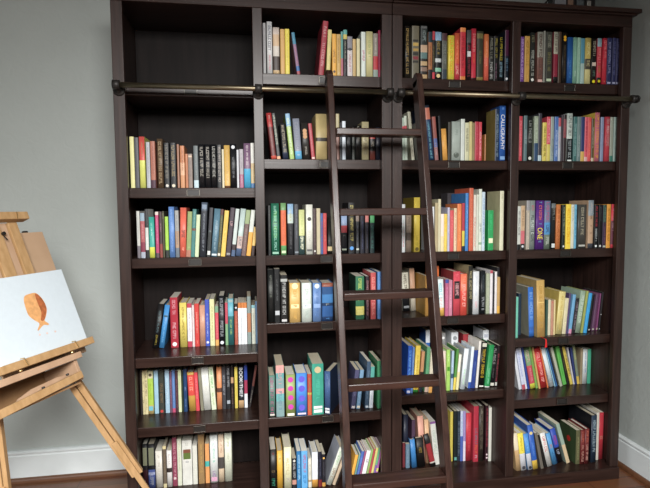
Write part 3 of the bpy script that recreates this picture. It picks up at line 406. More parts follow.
4|3|0.8497|0.055|0.0112|0.1938|0.1279|0.0|0.0|68b2d4|307090:.2-.9w||light blue book|-
4|3|0.867|0.055|0.0415|0.1936|0.1278|0.0|0.0|484844|c8c0a4:.3-.93w; s b8b8b0:.04-.08||thick dark grey book with cream lettering|+
4|3|0.9112|0.0463|0.026|0.2119|0.1399|0.0|0.0|454951 .1 ba9a7a .68 8c9aa2|5c4030:.3-.33; 5c4030:.45-.48; 4a3028:.6-.68; b0b8c0:.72-.95||tan book with silver top|+
4|3|0.9378|0.0406|0.0169|0.193|0.1274|0.0|0.0|131517|d83848:.47-.97w; e0e8e8:.14-.45w; o e0e8e8:.05||black book with red and white lettering|+
4|3|0.9553|0.0364|0.0165|0.1929|0.1273|0.0|0.0|101214|58606a:.6-.95; o c8ccc8:.05||plain black book|+
4|3|0.9738|0.034|0.0164|0.1912|0.1262|0.0|0.0|3a2c42 .6 2b4c42|90b8a0:.6-.95; 906080:.1-.5; s b0b8a8:.02-.06||dark purple and green book|+
4|3|0.9924|0.034|0.0187|0.1941|0.1281|0.0|0.0|e29a20|7a5010:.1-.9w||golden orange book|+
4|3|1.0145|0.034|0.0233|0.194|0.128|0.0|0.0|ca3848 .08 6c3a4a .62 d43848|e8c8c8:.35-.9w; a06878:.15-.3||red and plum book at right end|+
4|4|0.5759|0.05|0.0116|0.1807|0.1373|0.0|0.0|68c2aa|||thin aqua book|-
4|4|0.6115|0.09|0.0132|0.1887|0.1434|0.0|0.0|1f3448|||thin navy book at left|-
4|4|0.6449|0.0561|0.0248|0.2203|0.1674|-2.5|0.0|2f72cc .12 2f64b4 .2 2f72cc|a8c8f0:.3-.9w|cv=8a8a7a|blue book with grey cover|+
4|4|0.6725|0.036|0.0377|0.2528|0.1921|-2.2|0.0|caa252|a88440:.15-.9w; s e0c078:.6-.62; e8d8b0:.05-.08|cv=b09458 rb=1|thick gold book with red ribbon|+
4|4|0.7245|0.0554|0.0083|0.1617|0.1229|0.0|0.0|3a5c50|||thin dark green booklet|-
4|4|0.7389|0.0628|0.0126|0.1599|0.1215|0.0|0.0|dad2b2|||cream book right of thick gold one|-
4|4|0.7529|0.0628|0.0119|0.1561|0.1186|0.0|0.0|c28c72|c03040:.9-.98||pinkish tan book|-
4|4|0.768|0.0656|0.0077|0.1583|0.1203|0.0|0.0|e0cc92|||thin pale gold booklet|-
4|4|0.811|0.0667|0.0316|0.1934|0.147|4.5|0.0|e0d082|b89a48:.1-.9|cv=c8b050|yellow book leaning right|+
4|4|0.8305|0.0692|0.0183|0.1623|0.1234|4.5|0.0|dad2aa|||cream book leaning right|+
4|4|0.8421|0.0713|0.0092|0.1839|0.1398|4.1|0.0|5a4a72|||purple book leaning right|-
4|4|0.8586|0.0692|0.0141|0.1781|0.1354|6.4|0.0|d890b0 .12 6aaad4|||light blue book with pink foot leaning right|-
4|4|0.8759|0.0684|0.0156|0.1611|0.1224|6.4|0.0|24242a|b09aa8:.1-.9w||black book with pale lettering leaning right|-
4|4|0.904|0.0718|0.0241|0.1926|0.1464|7.2|0.0|9ab29a|d8e0d8:.2-.9w||grey-green book leaning right|+
4|4|0.9157|0.0686|0.0107|0.1929|0.1466|7.4|0.0|9aa24a|||thin olive green book leaning right|-
4|4|0.9311|0.0637|0.0147|0.1835|0.1395|7.4|0.0|28a2e2|||bright azure book leaning right|+
4|4|0.9655|0.0892|0.0115|0.1709|0.1299|7.0|0.0|1d1d1d|o d0d0c8:.05||black book right of azure one|-
4|4|0.9942|0.1005|0.0116|0.1714|0.1302|7.0|0.0|6c4a6a|s b8b8a8:.02-.06||mauve book leaning right|-
4|4|1.0074|0.1181|0.0072|0.1644|0.125|5.4|0.0|7c7c62|||thin olive grey book leaning right|-
4|4|1.0136|0.1035|0.0056|0.1723|0.1309|5.4|0.0|8c4a7c|s c8c0a0:.02-.07||magenta purple book leaning right|-
4|4|1.0209|0.0958|0.0067|0.1798|0.1367|5.4|0.0|2b292b|o e8e8e8:.42; o c8c8d0:.05||dark book with white dots at right end|-
4|5|0.6562|0.151|0.0137|0.195|0.1482|-10.7|0.0|dadee6|||white book at left end leaning left|+
4|5|0.6718|0.1471|0.0163|0.1991|0.1513|-10.7|0.0|c05060 .12 cad2ea .2 d0d8f0|7080c0:.3-.9||white and lilac book leaning left|+
4|5|0.6898|0.1528|0.0098|0.1994|0.1515|-10.7|0.0|dee2ee|||slim white book leaning left|-
4|5|0.701|0.1506|0.0094|0.2025|0.1539|-10.7|0.0|2a4a9e|||blue book leaning left|-
4|5|0.7147|0.1499|0.0256|0.1991|0.1513|-11.4|0.0|dada24 .12 ca4a5a .56 7ca272|e8b8b8:.15-.5; c0d8b8:.6-.95w||green, red and yellow book leaning left|+
4|5|0.7414|0.1502|0.0109|0.2043|0.1553|-11.4|0.0|78aa4a|||thin leaf green book leaning left|-
4|5|0.7531|0.1444|0.0082|0.2031|0.1544|-11.4|0.0|daaa62|||thin tan book leaning left|-
4|5|0.7676|0.1483|0.0294|0.1962|0.1491|-12.7|0.0|d22828|f4d8d0:.1-.9w||thick red book with white lettering leaning left|+
4|5|0.7995|0.1514|0.0069|0.2033|0.1545|-12.7|0.0|e27a3a|||thin orange book leaning left|-
4|5|0.8205|0.1579|0.0192|0.1997|0.1518|-16.1|0.0|dae6ea|60788a:.12-.2w||white book right of red ones leaning left|+
4|5|0.8418|0.1582|0.0053|0.1979|0.1504|-16.1|0.0|8ac2da|||thin light blue book leaning left|-
4|5|0.8519|0.161|0.0065|0.1947|0.148|-16.5|0.0|3068a4|||thin blue book leaning left|-
4|5|0.8597|0.1609|0.0063|0.1938|0.1473|-16.3|0.0|2a2c30|||thin black book leaning left|-
4|5|0.8676|0.1536|0.0127|0.1994|0.1516|-16.3|0.0|b2b6a2|||grey-white book leaning left|+
4|5|0.8938|0.17|0.0183|0.1927|0.1464|-13.5|0.0|5aba4a|3a8a30:.2-.8||bright green book leaning left|+
4|5|0.9172|0.17|0.0117|0.1885|0.1433|-14.4|0.0|24241f|908848:.3-.7||dark brown book leaning left|-
4|5|0.9323|0.17|0.0132|0.1907|0.1449|-14.7|0.0|dac242|303020:.2-.8w||yellow book with black marks leaning left|+
4|5|0.9477|0.17|0.0067|0.1848|0.1404|-12.2|0.0|cacad0|||thin white booklet leaning left|-
4|5|0.9562|0.17|0.0094|0.1824|0.1386|-9.7|0.0|2f3c74|||navy book leaning left|-
4|5|0.968|0.17|0.0125|0.1919|0.1458|-9.1|0.0|dab83a .2 7c8c74|d8c858:.6-.95w||yellow and grey-green book leaning left|-
4|5|0.9821|0.17|0.0112|0.1735|0.1319|0.0|0.0|9a8a6a|||upright tan book|-
4|5|0.9951|0.17|0.0234|0.1689|0.1283|0.0|0.0|d2dada|5878b0:.3-.9||white book with blue lettering|+
4|5|1.0203|0.17|0.0169|0.1672|0.1271|0.0|0.0|38a282|||teal green book at right end|+
4|6|0.5855|0.036|0.0217|0.175|0.133|-7.3|0.0|dab27a .55 e0d0b0|||tan book at left end|+
4|6|0.608|0.036|0.0265|0.1727|0.1313|-7.3|0.0|dadee6 .45 ead822|a08a18:.5-.9; o 404048:.07||yellow and white book|+
4|6|0.6412|0.036|0.0226|0.1687|0.1282|-9.2|0.0|d2dae6 .45 3888d4|a8d0f0:.5-.9; o 303038:.06||blue and white book|+
4|6|0.6655|0.036|0.0248|0.2072|0.1574|-9.2|0.0|e2ba2a .2 1f58b2|80a8e0:.3-.6; o d8c890:.82||royal blue book with yellow foot|+
4|6|0.7041|0.036|0.0134|0.171|0.1299|-12.1|0.0|6c665c|||grey book leaning left|-
4|6|0.7286|0.0457|0.0119|0.1584|0.1204|-14.9|0.0|1b1917|||thin black book leaning left|-
4|6|0.7421|0.0469|0.0246|0.1625|0.1235|-14.9|0.0|dadad6|c03840:.4-.9w; 909090:.05-.3||white book with red lettering|+
4|6|0.7788|0.0599|0.0213|0.153|0.1163|-15.5|0.0|4a9ad4|e07850:.45-.65w; 204880:.1-.4||sky blue book|+
4|6|0.8085|0.0694|0.0257|0.1679|0.1276|-15.4|0.0|1b1418 .45 2448ac|d04070:.45-.8w; d8d0b8:.15-.4w||blue and black book with pink lettering|+
4|6|0.8464|0.0609|0.017|0.1966|0.1494|-17.1|0.0|d2ba92 .47 92aa9a|||tall grey-green and tan book leaning left|+
4|6|0.8817|0.0479|0.0205|0.1592|0.121|0.0|0.0|5a5a3a|a8a478:.1-.8|cv=36482a em=b03028|olive book with dark green cover|+
4|6|0.9028|0.0444|0.0205|0.1594|0.1212|0.0|0.0|6c2020|d8b8a8:.05-.55w; c07058:.6-.95w||dark red book, left of two alike|+
4|6|0.9239|0.0434|0.0201|0.1638|0.1245|0.0|0.0|6c2424|d8b8a8:.05-.55w; c07058:.6-.95w||dark red book, right of two alike|+
4|6|0.9595|0.0504|0.0271|0.2212|0.1681|0.0|0.0|27384c|b0c4c8:.2-.9w|cv=14161c|tall black-covered book with pale lettering|+
4|6|0.9977|0.0673|0.0137|0.2252|0.1711|0.0|0.0|d2cec2|||tall white book left of the red one|+
4|6|1.0133|0.0714|0.0244|0.222|0.1687|0.0|0.0|ba2838|c0b090:.42-.5w|cv=d2cec2|tall red book|+
"""
import bpy, bmesh, math, random
from mathutils import Vector, Matrix
random.seed(7)
SC = bpy.context.scene
COL = SC.collection

# ------------------------------------------------------------------ materials
def lin(h):
    if len(h) == 3: h = ''.join(c*2 for c in h)
    v = [int(h[i:i+2], 16)/255 for i in (0, 2, 4)]
    return tuple(c/12.92 if c <= .04045 else ((c+.055)/1.055)**2.4 for c in v)
MATS = {}
def new_mat(name):
    m = bpy.data.materials.new(name); m.use_nodes = True
    nt = m.node_tree; b = nt.nodes['Principled BSDF']
    return m, nt, b
def add(nt, kind, **kw):
    n = nt.nodes.new(kind)
    for k, v in kw.items():
        if k in n.inputs: n.inputs[k].default_value = v
        else: setattr(n, k, v)
    return n
def noise_ramp(nt, b, c0, c1, scale, stretch=(1, 1, 1), detail=4, coord='Object'):
    tc = add(nt, 'ShaderNodeTexCoord'); mp = add(nt, 'ShaderNodeMapping')
    mp.inputs['Scale'].default_value = stretch
    nt.links.new(tc.outputs[coord], mp.inputs['Vector'])
    nz = add(nt, 'ShaderNodeTexNoise', Scale=scale, Detail=detail)
    nt.links.new(mp.outputs['Vector'], nz.inputs['Vector'])
    rp = add(nt, 'ShaderNodeValToRGB')
    rp.color_ramp.elements[0].position = .3; rp.color_ramp.elements[1].position = .7
    rp.color_ramp.elements[0].color = (*c0, 1); rp.color_ramp.elements[1].color = (*c1, 1)
    nt.links.new(nz.outputs['Fac'], rp.inputs['Fac'])
    nt.links.new(rp.outputs['Color'], b.inputs['Base Color'])
    return nz, mp
def bump(nt, b, src, strength, dist):
    bp = add(nt, 'ShaderNodeBump', Strength=strength, Distance=dist)
    nt.links.new(src, bp.inputs['Height']); nt.links.new(bp.outputs['Normal'], b.inputs['Normal'])
def paper_cover(h):
    """printed paper / cloth of one colour, with slight wear"""
    k = 'c' + h
    if k in MATS: return MATS[k]
    m, nt, b = new_mat('cover_' + h)
    c = lin(h)
    g = .3*c[0]+.59*c[1]+.11*c[2]
    c = tuple(min(.80, max(.006, (x*.88+g*.12)*.93)) for x in c)
    noise_ramp(nt, b, tuple(x*.9 for x in c), tuple(min(.86, x*1.08+.002) for x in c), 45, (1, 1, .5), 3)
    b.inputs['Roughness'].default_value = .42
    b.inputs['Specular IOR Level'].default_value = .35
    MATS[k] = m; return m
def mixhex(a, b, k):
    f = lambda h: [int((h if len(h) == 6 else ''.join(c*2 for c in h))[i:i+2], 16) for i in (0, 2, 4)]
    return '%02x%02x%02x' % tuple(int(x*(1-k)+y*k) for x, y in zip(f(a), f(b)))
def ink(h):
    k = 'i' + h
    if k in MATS: return MATS[k]
    m, nt, b = new_mat('ink_' + h)
    c = lin(h)
    noise_ramp(nt, b, tuple(x*.92 for x in c), tuple(min(.9, x*1.03) for x in c), 120)
    b.inputs['Roughness'].default_value = .45
    MATS[k] = m; return m
def wood(name, c0, c1, rough, scale=6, stretch=(9, 9, .6), bstr=.12, spec=.5):
    m, nt, b = new_mat(name)
    nz, mp = noise_ramp(nt, b, c0, c1, scale, stretch, 6)
    b.inputs['Roughness'].default_value = rough
    b.inputs['Specular IOR Level'].default_value = spec
    bump(nt, b, nz.outputs['Fac'], bstr, .002)
    return m
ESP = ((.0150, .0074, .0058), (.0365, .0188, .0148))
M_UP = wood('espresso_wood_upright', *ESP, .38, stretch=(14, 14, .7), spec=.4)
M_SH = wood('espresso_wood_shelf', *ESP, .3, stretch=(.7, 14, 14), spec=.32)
M_BK = wood('espresso_wood_panel_shaded', (.006, .0042, .004), (.012, .0082, .0076), .55, stretch=(8, 8, .8), spec=.12)  # darker than the other espresso wood: compartment shade put into the colour
M_LAD = wood('espresso_wood_ladder', (.020, .0085, .0065), (.045, .021, .0155), .3, stretch=(14, 14, .7))
M_RNG = wood('espresso_wood_rung', (.020, .0085, .0065), (.045, .021, .0155), .3, stretch=(.7, 14, 14))
M_PINE = wood('beech_wood', (.36, .215, .095), (.47, .295, .145), .5, 5, (12, 12, 1.2), .06, .3)
M_PINK = wood('pale_beech_wood', (.40, .255, .16), (.48, .32, .21), .55, 5, (4, 4, 1), .05, .3)
M_BOARD = wood('tan_board', (.40, .265, .165), (.46, .31, .20), .6, 9, (1, 1, 1), .03, .2)
M_BOXIN = wood('inner_beech_wood', (.24, .135, .065), (.32, .19, .095), .6, 5, (2, 2, 2), .05, .2)
def metal(name, c, rough, met=1.0):
    m, nt, b = new_mat(name)
    noise_ramp(nt, b, tuple(x*.85 for x in c), c, 30)
    b.inputs['Metallic'].default_value = met; b.inputs['Roughness'].default_value = rough
    return m
M_RAIL = metal('aged_bronze', (.24, .20, .135), .42)
M_BRKT = metal('blackened_iron', (.035, .032, .03), .5, .6)
M_HOLD = metal('antique_pewter', (.13, .12, .105), .36)
M_BRASS = metal('brass', (.80, .62, .32), .3)
M_CARD = ink('1a1614')
# plaster wall
def plaster():
    m, nt, b = new_mat('grey_green_plaster')
    noise_ramp(nt, b, (.338, .366, .350), (.378, .408, .391), 2.2, (1, 1, 1), 5)
    b.inputs['Roughness'].default_value = .62
    b.inputs['Specular IOR Level'].default_value = .3
    tc = add(nt, 'ShaderNodeTexCoord')
    n1 = add(nt, 'ShaderNodeTexNoise', Scale=16.0, Detail=5.0, Distortion=1.6)
    n2 = add(nt, 'ShaderNodeTexVoronoi', Scale=11.0)
    for n in (n1, n2): nt.links.new(tc.outputs['Object'], n.inputs['Vector'])
    mx = add(nt, 'ShaderNodeMath', operation='MULTIPLY_ADD'); mx.inputs[1].default_value = .35
    nt.links.new(n2.outputs['Distance'], mx.inputs[0]); nt.links.new(n1.outputs['Fac'], mx.inputs[2])
    bump(nt, b, mx.outputs[0], .32, .006)
    return m
M_WALL = plaster()
def plain(name, c, rough=.5, scale=8, var=.06, spec=.5):
    m, nt, b = new_mat(name)
    noise_ramp(nt, b, tuple(x*(1-var) for x in c), tuple(min(1, x*(1+var)) for x in c), scale)
    b.inputs['Roughness'].default_value = rough; b.inputs['Specular IOR Level'].default_value = spec
    return m
M_TRIM = plain('white_painted_trim', (.62, .66, .665), .35)
M_CEIL = plain('ceiling_paint', (.42, .42, .40), .8)
M_CANVAS = plain('primed_canvas', (.57, .64, .69), .7, 60, .02, .2)
M_CEDGE = plain('primed_canvas_edge', (.66, .69, .71), .7, 60, .02, .2)
M_ORN = plain('dark_varnish', (.012, .010, .010), .4)
def floor_mat():
    m, nt, b = new_mat('brown_hardwood')
    tc = add(nt, 'ShaderNodeTexCoord')
    br = add(nt, 'ShaderNodeTexBrick', Scale=1.0)
    br.inputs['Color1'].default_value = (.19, .075, .032, 1); br.inputs['Color2'].default_value = (.125, .048, .021, 1)
    br.inputs['Mortar'].default_value = (.02, .01, .006, 1)
    br.inputs['Mortar Size'].default_value = .0016
    br.inputs['Brick Width'].default_value = .9; br.inputs['Row Height'].default_value = .083
    nt.links.new(tc.outputs['Object'], br.inputs['Vector'])
    mp = add(nt, 'ShaderNodeMapping'); mp.inputs['Scale'].default_value = (2, 30, 1)
    nt.links.new(tc.outputs['Object'], mp.inputs['Vector'])
    nz = add(nt, 'ShaderNodeTexNoise', Scale=3.0, Detail=6.0); nt.links.new(mp.outputs['Vector'], nz.inputs['Vector'])
    mx = add(nt, 'ShaderNodeMix', data_type='RGBA', blend_type='MULTIPLY'); mx.inputs[0].default_value = .55
    nt.links.new(br.outputs['Color'], mx.inputs[6]); nt.links.new(nz.outputs['Color'], mx.inputs[7])
    nt.links.new(mx.outputs[2], b.inputs['Base Color'])
    b.inputs['Roughness'].default_value = .3
    return m
M_FLOOR = floor_mat()
M_SHOE = wood('brown_shoe_moulding', (.09, .036, .016), (.14, .06, .028), .4, stretch=(1, 8, 8))
def pages_mat(h):
    k = 'p' + h
    if k in MATS: return MATS[k]
    m, nt, b = new_mat('paper_' + h)
    c = lin(h)
    noise_ramp(nt, b, tuple(x*.84 for x in c), c, 60, (14, .4, .4), 2)
    b.inputs['Roughness'].default_value = .8
    MATS[k] = m; return m

# ------------------------------------------------------------------ mesh helpers
def link(name, bm, mats, parent=None, smooth=False):
    me = bpy.data.meshes.new(name); bm.normal_update(); bm.to_mesh(me); bm.free()
    for m in (mats if isinstance(mats, (list, tuple)) else [mats]): me.materials.append(m)
    if smooth:
        for p in me.polygons: p.use_smooth = True
    o = bpy.data.objects.new(name, me); COL.objects.link(o)
    if parent: o.parent = parent
    return o
def box(bm, lo, hi, bev=0, mtx=None, mi=0):
    x0, y0, z0 = lo; x1, y1, z1 = hi
    v = [bm.verts.new(p) for p in ((x0,y0,z0),(x1,y0,z0),(x1,y1,z0),(x0,y1,z0),(x0,y0,z1),(x1,y0,z1),(x1,y1,z1),(x0,y1,z1))]
    fs = [bm.faces.new([v[i] for i in q]) for q in ((0,3,2,1),(4,5,6,7),(0,1,5,4),(1,2,6,5),(2,3,7,6),(3,0,4,7))]
    for f in fs: f.material_index = mi
    vs = v
    if bev:
        es = list({e for f in fs for e in f.edges})
        r = bmesh.ops.bevel(bm, geom=es, offset=bev, segments=2, affect='EDGES', profile=.5)
        vs = list({w for f in r['faces'] for w in f.verts} | {w for w in v if w.is_valid})
    if mtx is not None: bmesh.ops.transform(bm, matrix=mtx, verts=vs)
    return vs
def mbox(name, lo, hi, mat, parent=None, bev=.0015):
    bm = bmesh.new(); box(bm, lo, hi, bev); return link(name, bm, mat, parent)
def cyl(bm, p0, p1, r0, r1=None, seg=20, caps=True):
    p0 = Vector(p0); p1 = Vector(p1); r1 = r0 if r1 is None else r1
    d = (p1-p0).normalized(); q = d.to_track_quat('Z', 'Y')
    rings = []
    for p, r in ((p0, r0), (p1, r1)):
        rings.append([bm.verts.new(p + q @ Vector((r*math.cos(2*math.pi*i/seg), r*math.sin(2*math.pi*i/seg), 0))) for i in range(seg)])
    for i in range(seg):
        j = (i+1) % seg; bm.faces.new((rings[0][i], rings[0][j], rings[1][j], rings[1][i]))
    if caps:
        bm.faces.new(rings[0][::-1]); bm.faces.new(rings[1])
def lathe(bm, origin, axis, prof, seg=24):
    """prof: list of (distance along axis, radius)"""
    o = Vector(origin); d = Vector(axis).normalized(); q = d.to_track_quat('Z', 'Y'); rings = []
    for h, r in prof:
        rings.append([bm.verts.new(o + d*h + q @ Vector((r*math.cos(2*math.pi*i/seg), r*math.sin(2*math.pi*i/seg), 0))) for i in range(seg)])
    for a, b in zip(rings, rings[1:]):
        for i in range(seg):
            j = (i+1) % seg; bm.faces.new((a[i], a[j], b[j], b[i]))
    bm.faces.new(rings[0][::-1]); bm.faces.new(rings[-1])
def beam(bm, p0, p1, w, t, side, bev=.0015):
    """rectangular bar from p0 to p1; side = direction of its width w; t = other thickness"""
    p0 = Vector(p0); p1 = Vector(p1); z = (p1-p0); L = z.length; z.normalize()
    x = Vector(side); x = (x - z*x.dot(z)).normalized(); y = z.cross(x)
    m = Matrix((( x.x, y.x, z.x, p0.x), (x.y, y.y, z.y, p0.y), (x.z, y.z, z.z, p0.z), (0, 0, 0, 1)))
    box(bm, (-w/2, -t/2, 0), (w/2, t/2, L), bev, m)
def empty(name, loc, rot=(0, 0, 0)):
    o = bpy.data.objects.new(name, None); o.empty_display_size = .05; COL.objects.link(o)
    o.location = loc; o.rotation_euler = rot; return o
def tag(o, label, cat, group=None):
    o['label'] = label; o['category'] = cat
    if group: o['group'] = group
    return o
def struct(o):
    o['kind'] = 'structure'; return o

# ------------------------------------------------------------------ the room
WX0, WX1, WY0, WY1, CH = -2.35, 1.165, -3.0, .44, 2.72
struct(mbox('floor', (WX0-.1, WY0-.1, -.06), (WX1+.1, WY1+.1, 0), M_FLOOR, bev=0))
struct(mbox('ceiling', (WX0-.1, WY0-.1, CH), (WX1+.1, WY1+.1, CH+.06), M_CEIL, bev=0))
struct(mbox('wall_back', (WX0-.1, WY1, 0), (WX1+.1, WY1+.1, CH), M_WALL, bev=0))
struct(mbox('wall_right', (WX1, WY0, 0), (WX1+.1, WY1, CH), M_WALL, bev=0))
def wall_with_hole(name, axis, pos0, pos1, a0, a1, h0, h1, hz0, hz1):
    bm = bmesh.new()
    def bx(u0, u1, z0, z1):
        if axis == 'x': box(bm, (pos0, u0, z0), (pos1, u1, z1))
        else: box(bm, (u0, pos0, z0), (u1, pos1, z1))
    bx(a0, h0, 0, CH); bx(h1, a1, 0, CH); bx(h0, h1, 0, hz0); bx(h0, h1, hz1, CH)
    return struct(link(name, bm, M_WALL))
LW = (-2.2, -.8, .7, 1.75)       # unseen left window, there for the fill lamp: y0 y1 z0 z1
RW = (-1.1, .2, 1.6, 2.5)         # window behind the viewer: x0 x1 z0 z1
wall_with_hole('wall_left', 'x', WX0-.1, WX0, WY0, WY1, *LW)
wall_with_hole('wall_front', 'y', WY0-.1, WY0, WX0, WX1, *RW)
def window(name, axis, pos, h0, h1, z0, z1):
    bm = bmesh.new(); w = .05
    def bx(u0, u1, a, b, t=.03):
        if axis == 'x': box(bm, (pos-t, u0, a), (pos+t, u1, b), .003)
        else: box(bm, (u0, pos-t, a), (u1, pos+t, b), .003)
    bx(h0, h0+w, z0, z1); bx(h1-w, h1, z0, z1); bx(h0+w, h1-w, z0, z0+w); bx(h0+w, h1-w, z1-w, z1)
    bx(h0+w, h1-w, (z0+z1)/2-.015, (z0+z1)/2+.015, .02)
    return struct(link(name, bm, M_TRIM))
window('window_1', 'x', WX0-.05, *LW)  # unseen frame around the added left fill
window('window_2', 'y', WY0-.05, *RW)
def profile_run(name, prof, p0, p1, out, mat):
    """moulding: prof = list of (out, z); run from p0 to p1 along the wall"""
    bm = bmesh.new(); rows = []
    for p in (p0, p1):
        rows.append([bm.verts.new((p[0]+out[0]*d, p[1]+out[1]*d, z)) for d, z in prof])
    n = len(prof)
    for i in range(n):
        j = (i+1) % n; bm.faces.new((rows[0][i], rows[0][j], rows[1][j], rows[1][i]))
    bm.faces.new(rows[0][::-1]); bm.faces.new(rows[1])
    bmesh.ops.recalc_face_normals(bm, faces=bm.faces)
    return struct(link(name, bm, mat))
BB = [(0, 0), (.016, 0), (.016, .118), (.013, .122), (.013, .126), (.0165, .130), (.0165, .136), (.012, .140), (.004, .142), (0, .142)]
SHOE = [(.0, .0), (.017, .0), (.017, .006), (.0155, .012), (.012, .017), (.006, .020), (0, .020)]
profile_run('baseboard_back', BB, (WX0, WY1), (WX1, WY1), (0, -1), M_TRIM)
profile_run('baseboard_right', BB, (WX1, WY0), (WX1, WY1-.02), (-1, 0), M_TRIM)
profile_run('trim_1', SHOE, (WX0, WY1-.0165), (WX1-.04, WY1-.0165), (0, -1), M_SHOE)
profile_run('trim_2', SHOE, (WX1-.0165, WY0), (WX1-.0165, WY1-.04), (-1, 0), M_SHOE)

# ------------------------------------------------------------------ bookcases
XB = SHELF_X
SZ = SHELF_Z
ZTOP, ZOPEN, FACE_D, BACK_Y, REAR = 2.057, 1.99, .024, .327, .405
ST, MS, PT = .0423, .0374, .02     # outer stile, middle stile widths, panel thickness
FS = .033                          # shelf front is set back from the face frame
RECTS = {1: (.0385,), }
def shelf_unit(parent, x0, x1, z, th, holder=True, y0=FS):
    s = mbox('shelf', (x0+.0008, y0, z-th), (x1-.0008, BACK_Y, z), M_SH, parent, .0018)
    if holder:
        cx = (x0+x1)/2 + .005; cz = z - th/2; w, h, t = .05, .0265, .0022
        bm = bmesh.new()
        for lo, hi in (((-w/2, -.004, h/2-t), (w/2, 0, h/2)), ((-w/2, -.004, -h/2), (w/2, 0, -h/2+t)),
                       ((-w/2, -.004, -h/2), (-w/2+t*1.4, 0, h/2)), ((w/2-t*1.4, -.004, -h/2), (w/2, 0, h/2))):
            box(bm, lo, hi, .0006)
        hd = link('label_holder', bm, M_HOLD, s); hd.location = (cx, y0-.0002, cz)
        bm = bmesh.new(); box(bm, (-w/2+.004, -.0012, -h/2+.003), (w/2-.004, -.0003, h/2-.003))
        c = link('card', bm, M_CARD, s); c.location = (cx, y0-.0002, cz)
    return s
def bookcase(x0, label, cols):
    U = 1.06 - .0015
    t = empty('bookcase', (x0+U/2, .2, 0)); tag(t, label, 'bookcase', 'dark library bookcases along the wall')
    t2 = bpy.data.objects  # parts are built in world coordinates and moved under the thing
    parts = []
    def P(o): parts.append(o); return o
    a, b = x0+.0015, x0+1.06-.0015
    mid = x0+.53
    for (p, q) in ((a+.001, a+PT), (b-PT, b-.001)):
        P(mbox('side_panel', (p, FACE_D, .055), (q, REAR, ZTOP-.022), M_UP))
    P(mbox('divider_panel', (mid-.01, FACE_D, .055), (mid+.01, BACK_Y, ZOPEN), M_UP))
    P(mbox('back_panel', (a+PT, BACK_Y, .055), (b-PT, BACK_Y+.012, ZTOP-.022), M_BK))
    for p, q in ((a, x0+ST), (x0+.53-MS/2, x0+.53+MS/2), (x0+1.06-ST, b)):
        P(mbox('stile', (p, 0, .054), (q, FACE_D, ZOPEN+(.0 if p != a and q != b else 0)), M_UP, bev=.002))
    P(mbox('head_rail', (a, 0, ZOPEN), (b, FACE_D, ZTOP-.022), M_SH))
    P(mbox('top_panel', (a+PT, FACE_D, ZOPEN+.004), (b-PT, REAR, ZTOP-.0225), M_SH))
    # plinth with a stepped front
    P(mbox('base', (a, -.010, 0), (b, BACK_Y, SZ['F']), M_SH, bev=.002))
    # cornice
    bm = bmesh.new()
    l = a-.022 if x0 < -1 else a; r = b+.022 if x0 > -.5 else b
    box(bm, (l, -.028, ZTOP-.017), (r, REAR, ZTOP), .003)
    l = a-.012 if x0 < -1 else a; r = b+.012 if x0 > -.5 else b
    box(bm, (l, -.014, ZTOP-.024), (r, REAR, ZTOP-.017), .002)
    P(link('cornice', bm, M_SH))
    # shelves
    for (bx0, bx1, zs) in cols:
        for z, th, hold in zs:
            P(shelf_unit(None, bx0, bx1, z, th, hold))
    # ladder rail on iron brackets
    rz, ry, rr = 1.6785, -.044, .0098
    bm = bmesh.new()
    l, r = (a+.012, b-.012) if x0 < -1 else (a+.02, b-.008)
    cyl(bm, (l, ry, rz), (r, ry, rz), rr, seg=24)
    rail = P(link('ladder_rail', bm, M_RAIL, None, False))
    for p in rail.data.polygons: p.use_smooth = len(p.vertices) == 4
    for k, bxp in enumerate((x0+ST*.55, mid, x0+1.06-ST*.5)):
        bm = bmesh.new()
        lathe(bm, (bxp-.013, ry, rz), (1, 0, 0), [(0, .013), (.001, .0165), (.025, .0165), (.026, .013)])
        lathe(bm, (bxp, -.0002, rz-.009), (0, -1, 0), [(0, .022), (.004, .022), (.007, .017), (.010, .009), (.030, .0075)])
        if x0 > -.5 and k == 2:
            s = -1 if k == 0 else 1
            e = l if k == 0 else r
            lathe(bm, (e, ry, rz), (s, 0, 0), [(-.012, .0165), (.004, .0165), (.010, .014), (.014, .008), (.016, .002)])
        br = link('bracket', bm, M_BRKT, rail)
        for p in br.data.polygons: p.use_smooth = len(p.vertices) == 4
    for o in parts:
        o.parent = t; o.matrix_parent_inverse = Matrix.Translation((-t.location.x, -t.location.y, 0))
    return t
TH = .0385
b1 = (XB[0]+.0215, XB[0]+.52); b2 = (XB[0]+.54, -.0215)
b3 = (.0215, .52); b4 = (.54, XB[10]-.0215)
bookcase(-1.06, 'left dark espresso bookcase with an empty top shelf, beside the wooden easel',
  [(*b1, [(1.6975, .0385, True)] + [(SZ[k], TH, True) for k in ('B1', 'C', 'D1', 'E1')]),
   (*b2, [(SZ[k], TH+(.004 if k == 'A' else 0), True) for k in ('A', 'B', 'C', 'D2', 'E2')])])
bookcase(0, 'right dark espresso bookcase with full shelves, in the corner by the side wall',
  [(*b3, [(SZ[k], TH+(.004 if k == 'A' else 0), True) for k in ('A', 'B', 'C', 'D2', 'E3')]),
   (*b4, [(SZ[k], TH+(.004 if k == 'A' else 0), True) for k in ('A', 'B', 'C', 'D4', 'E4')])])

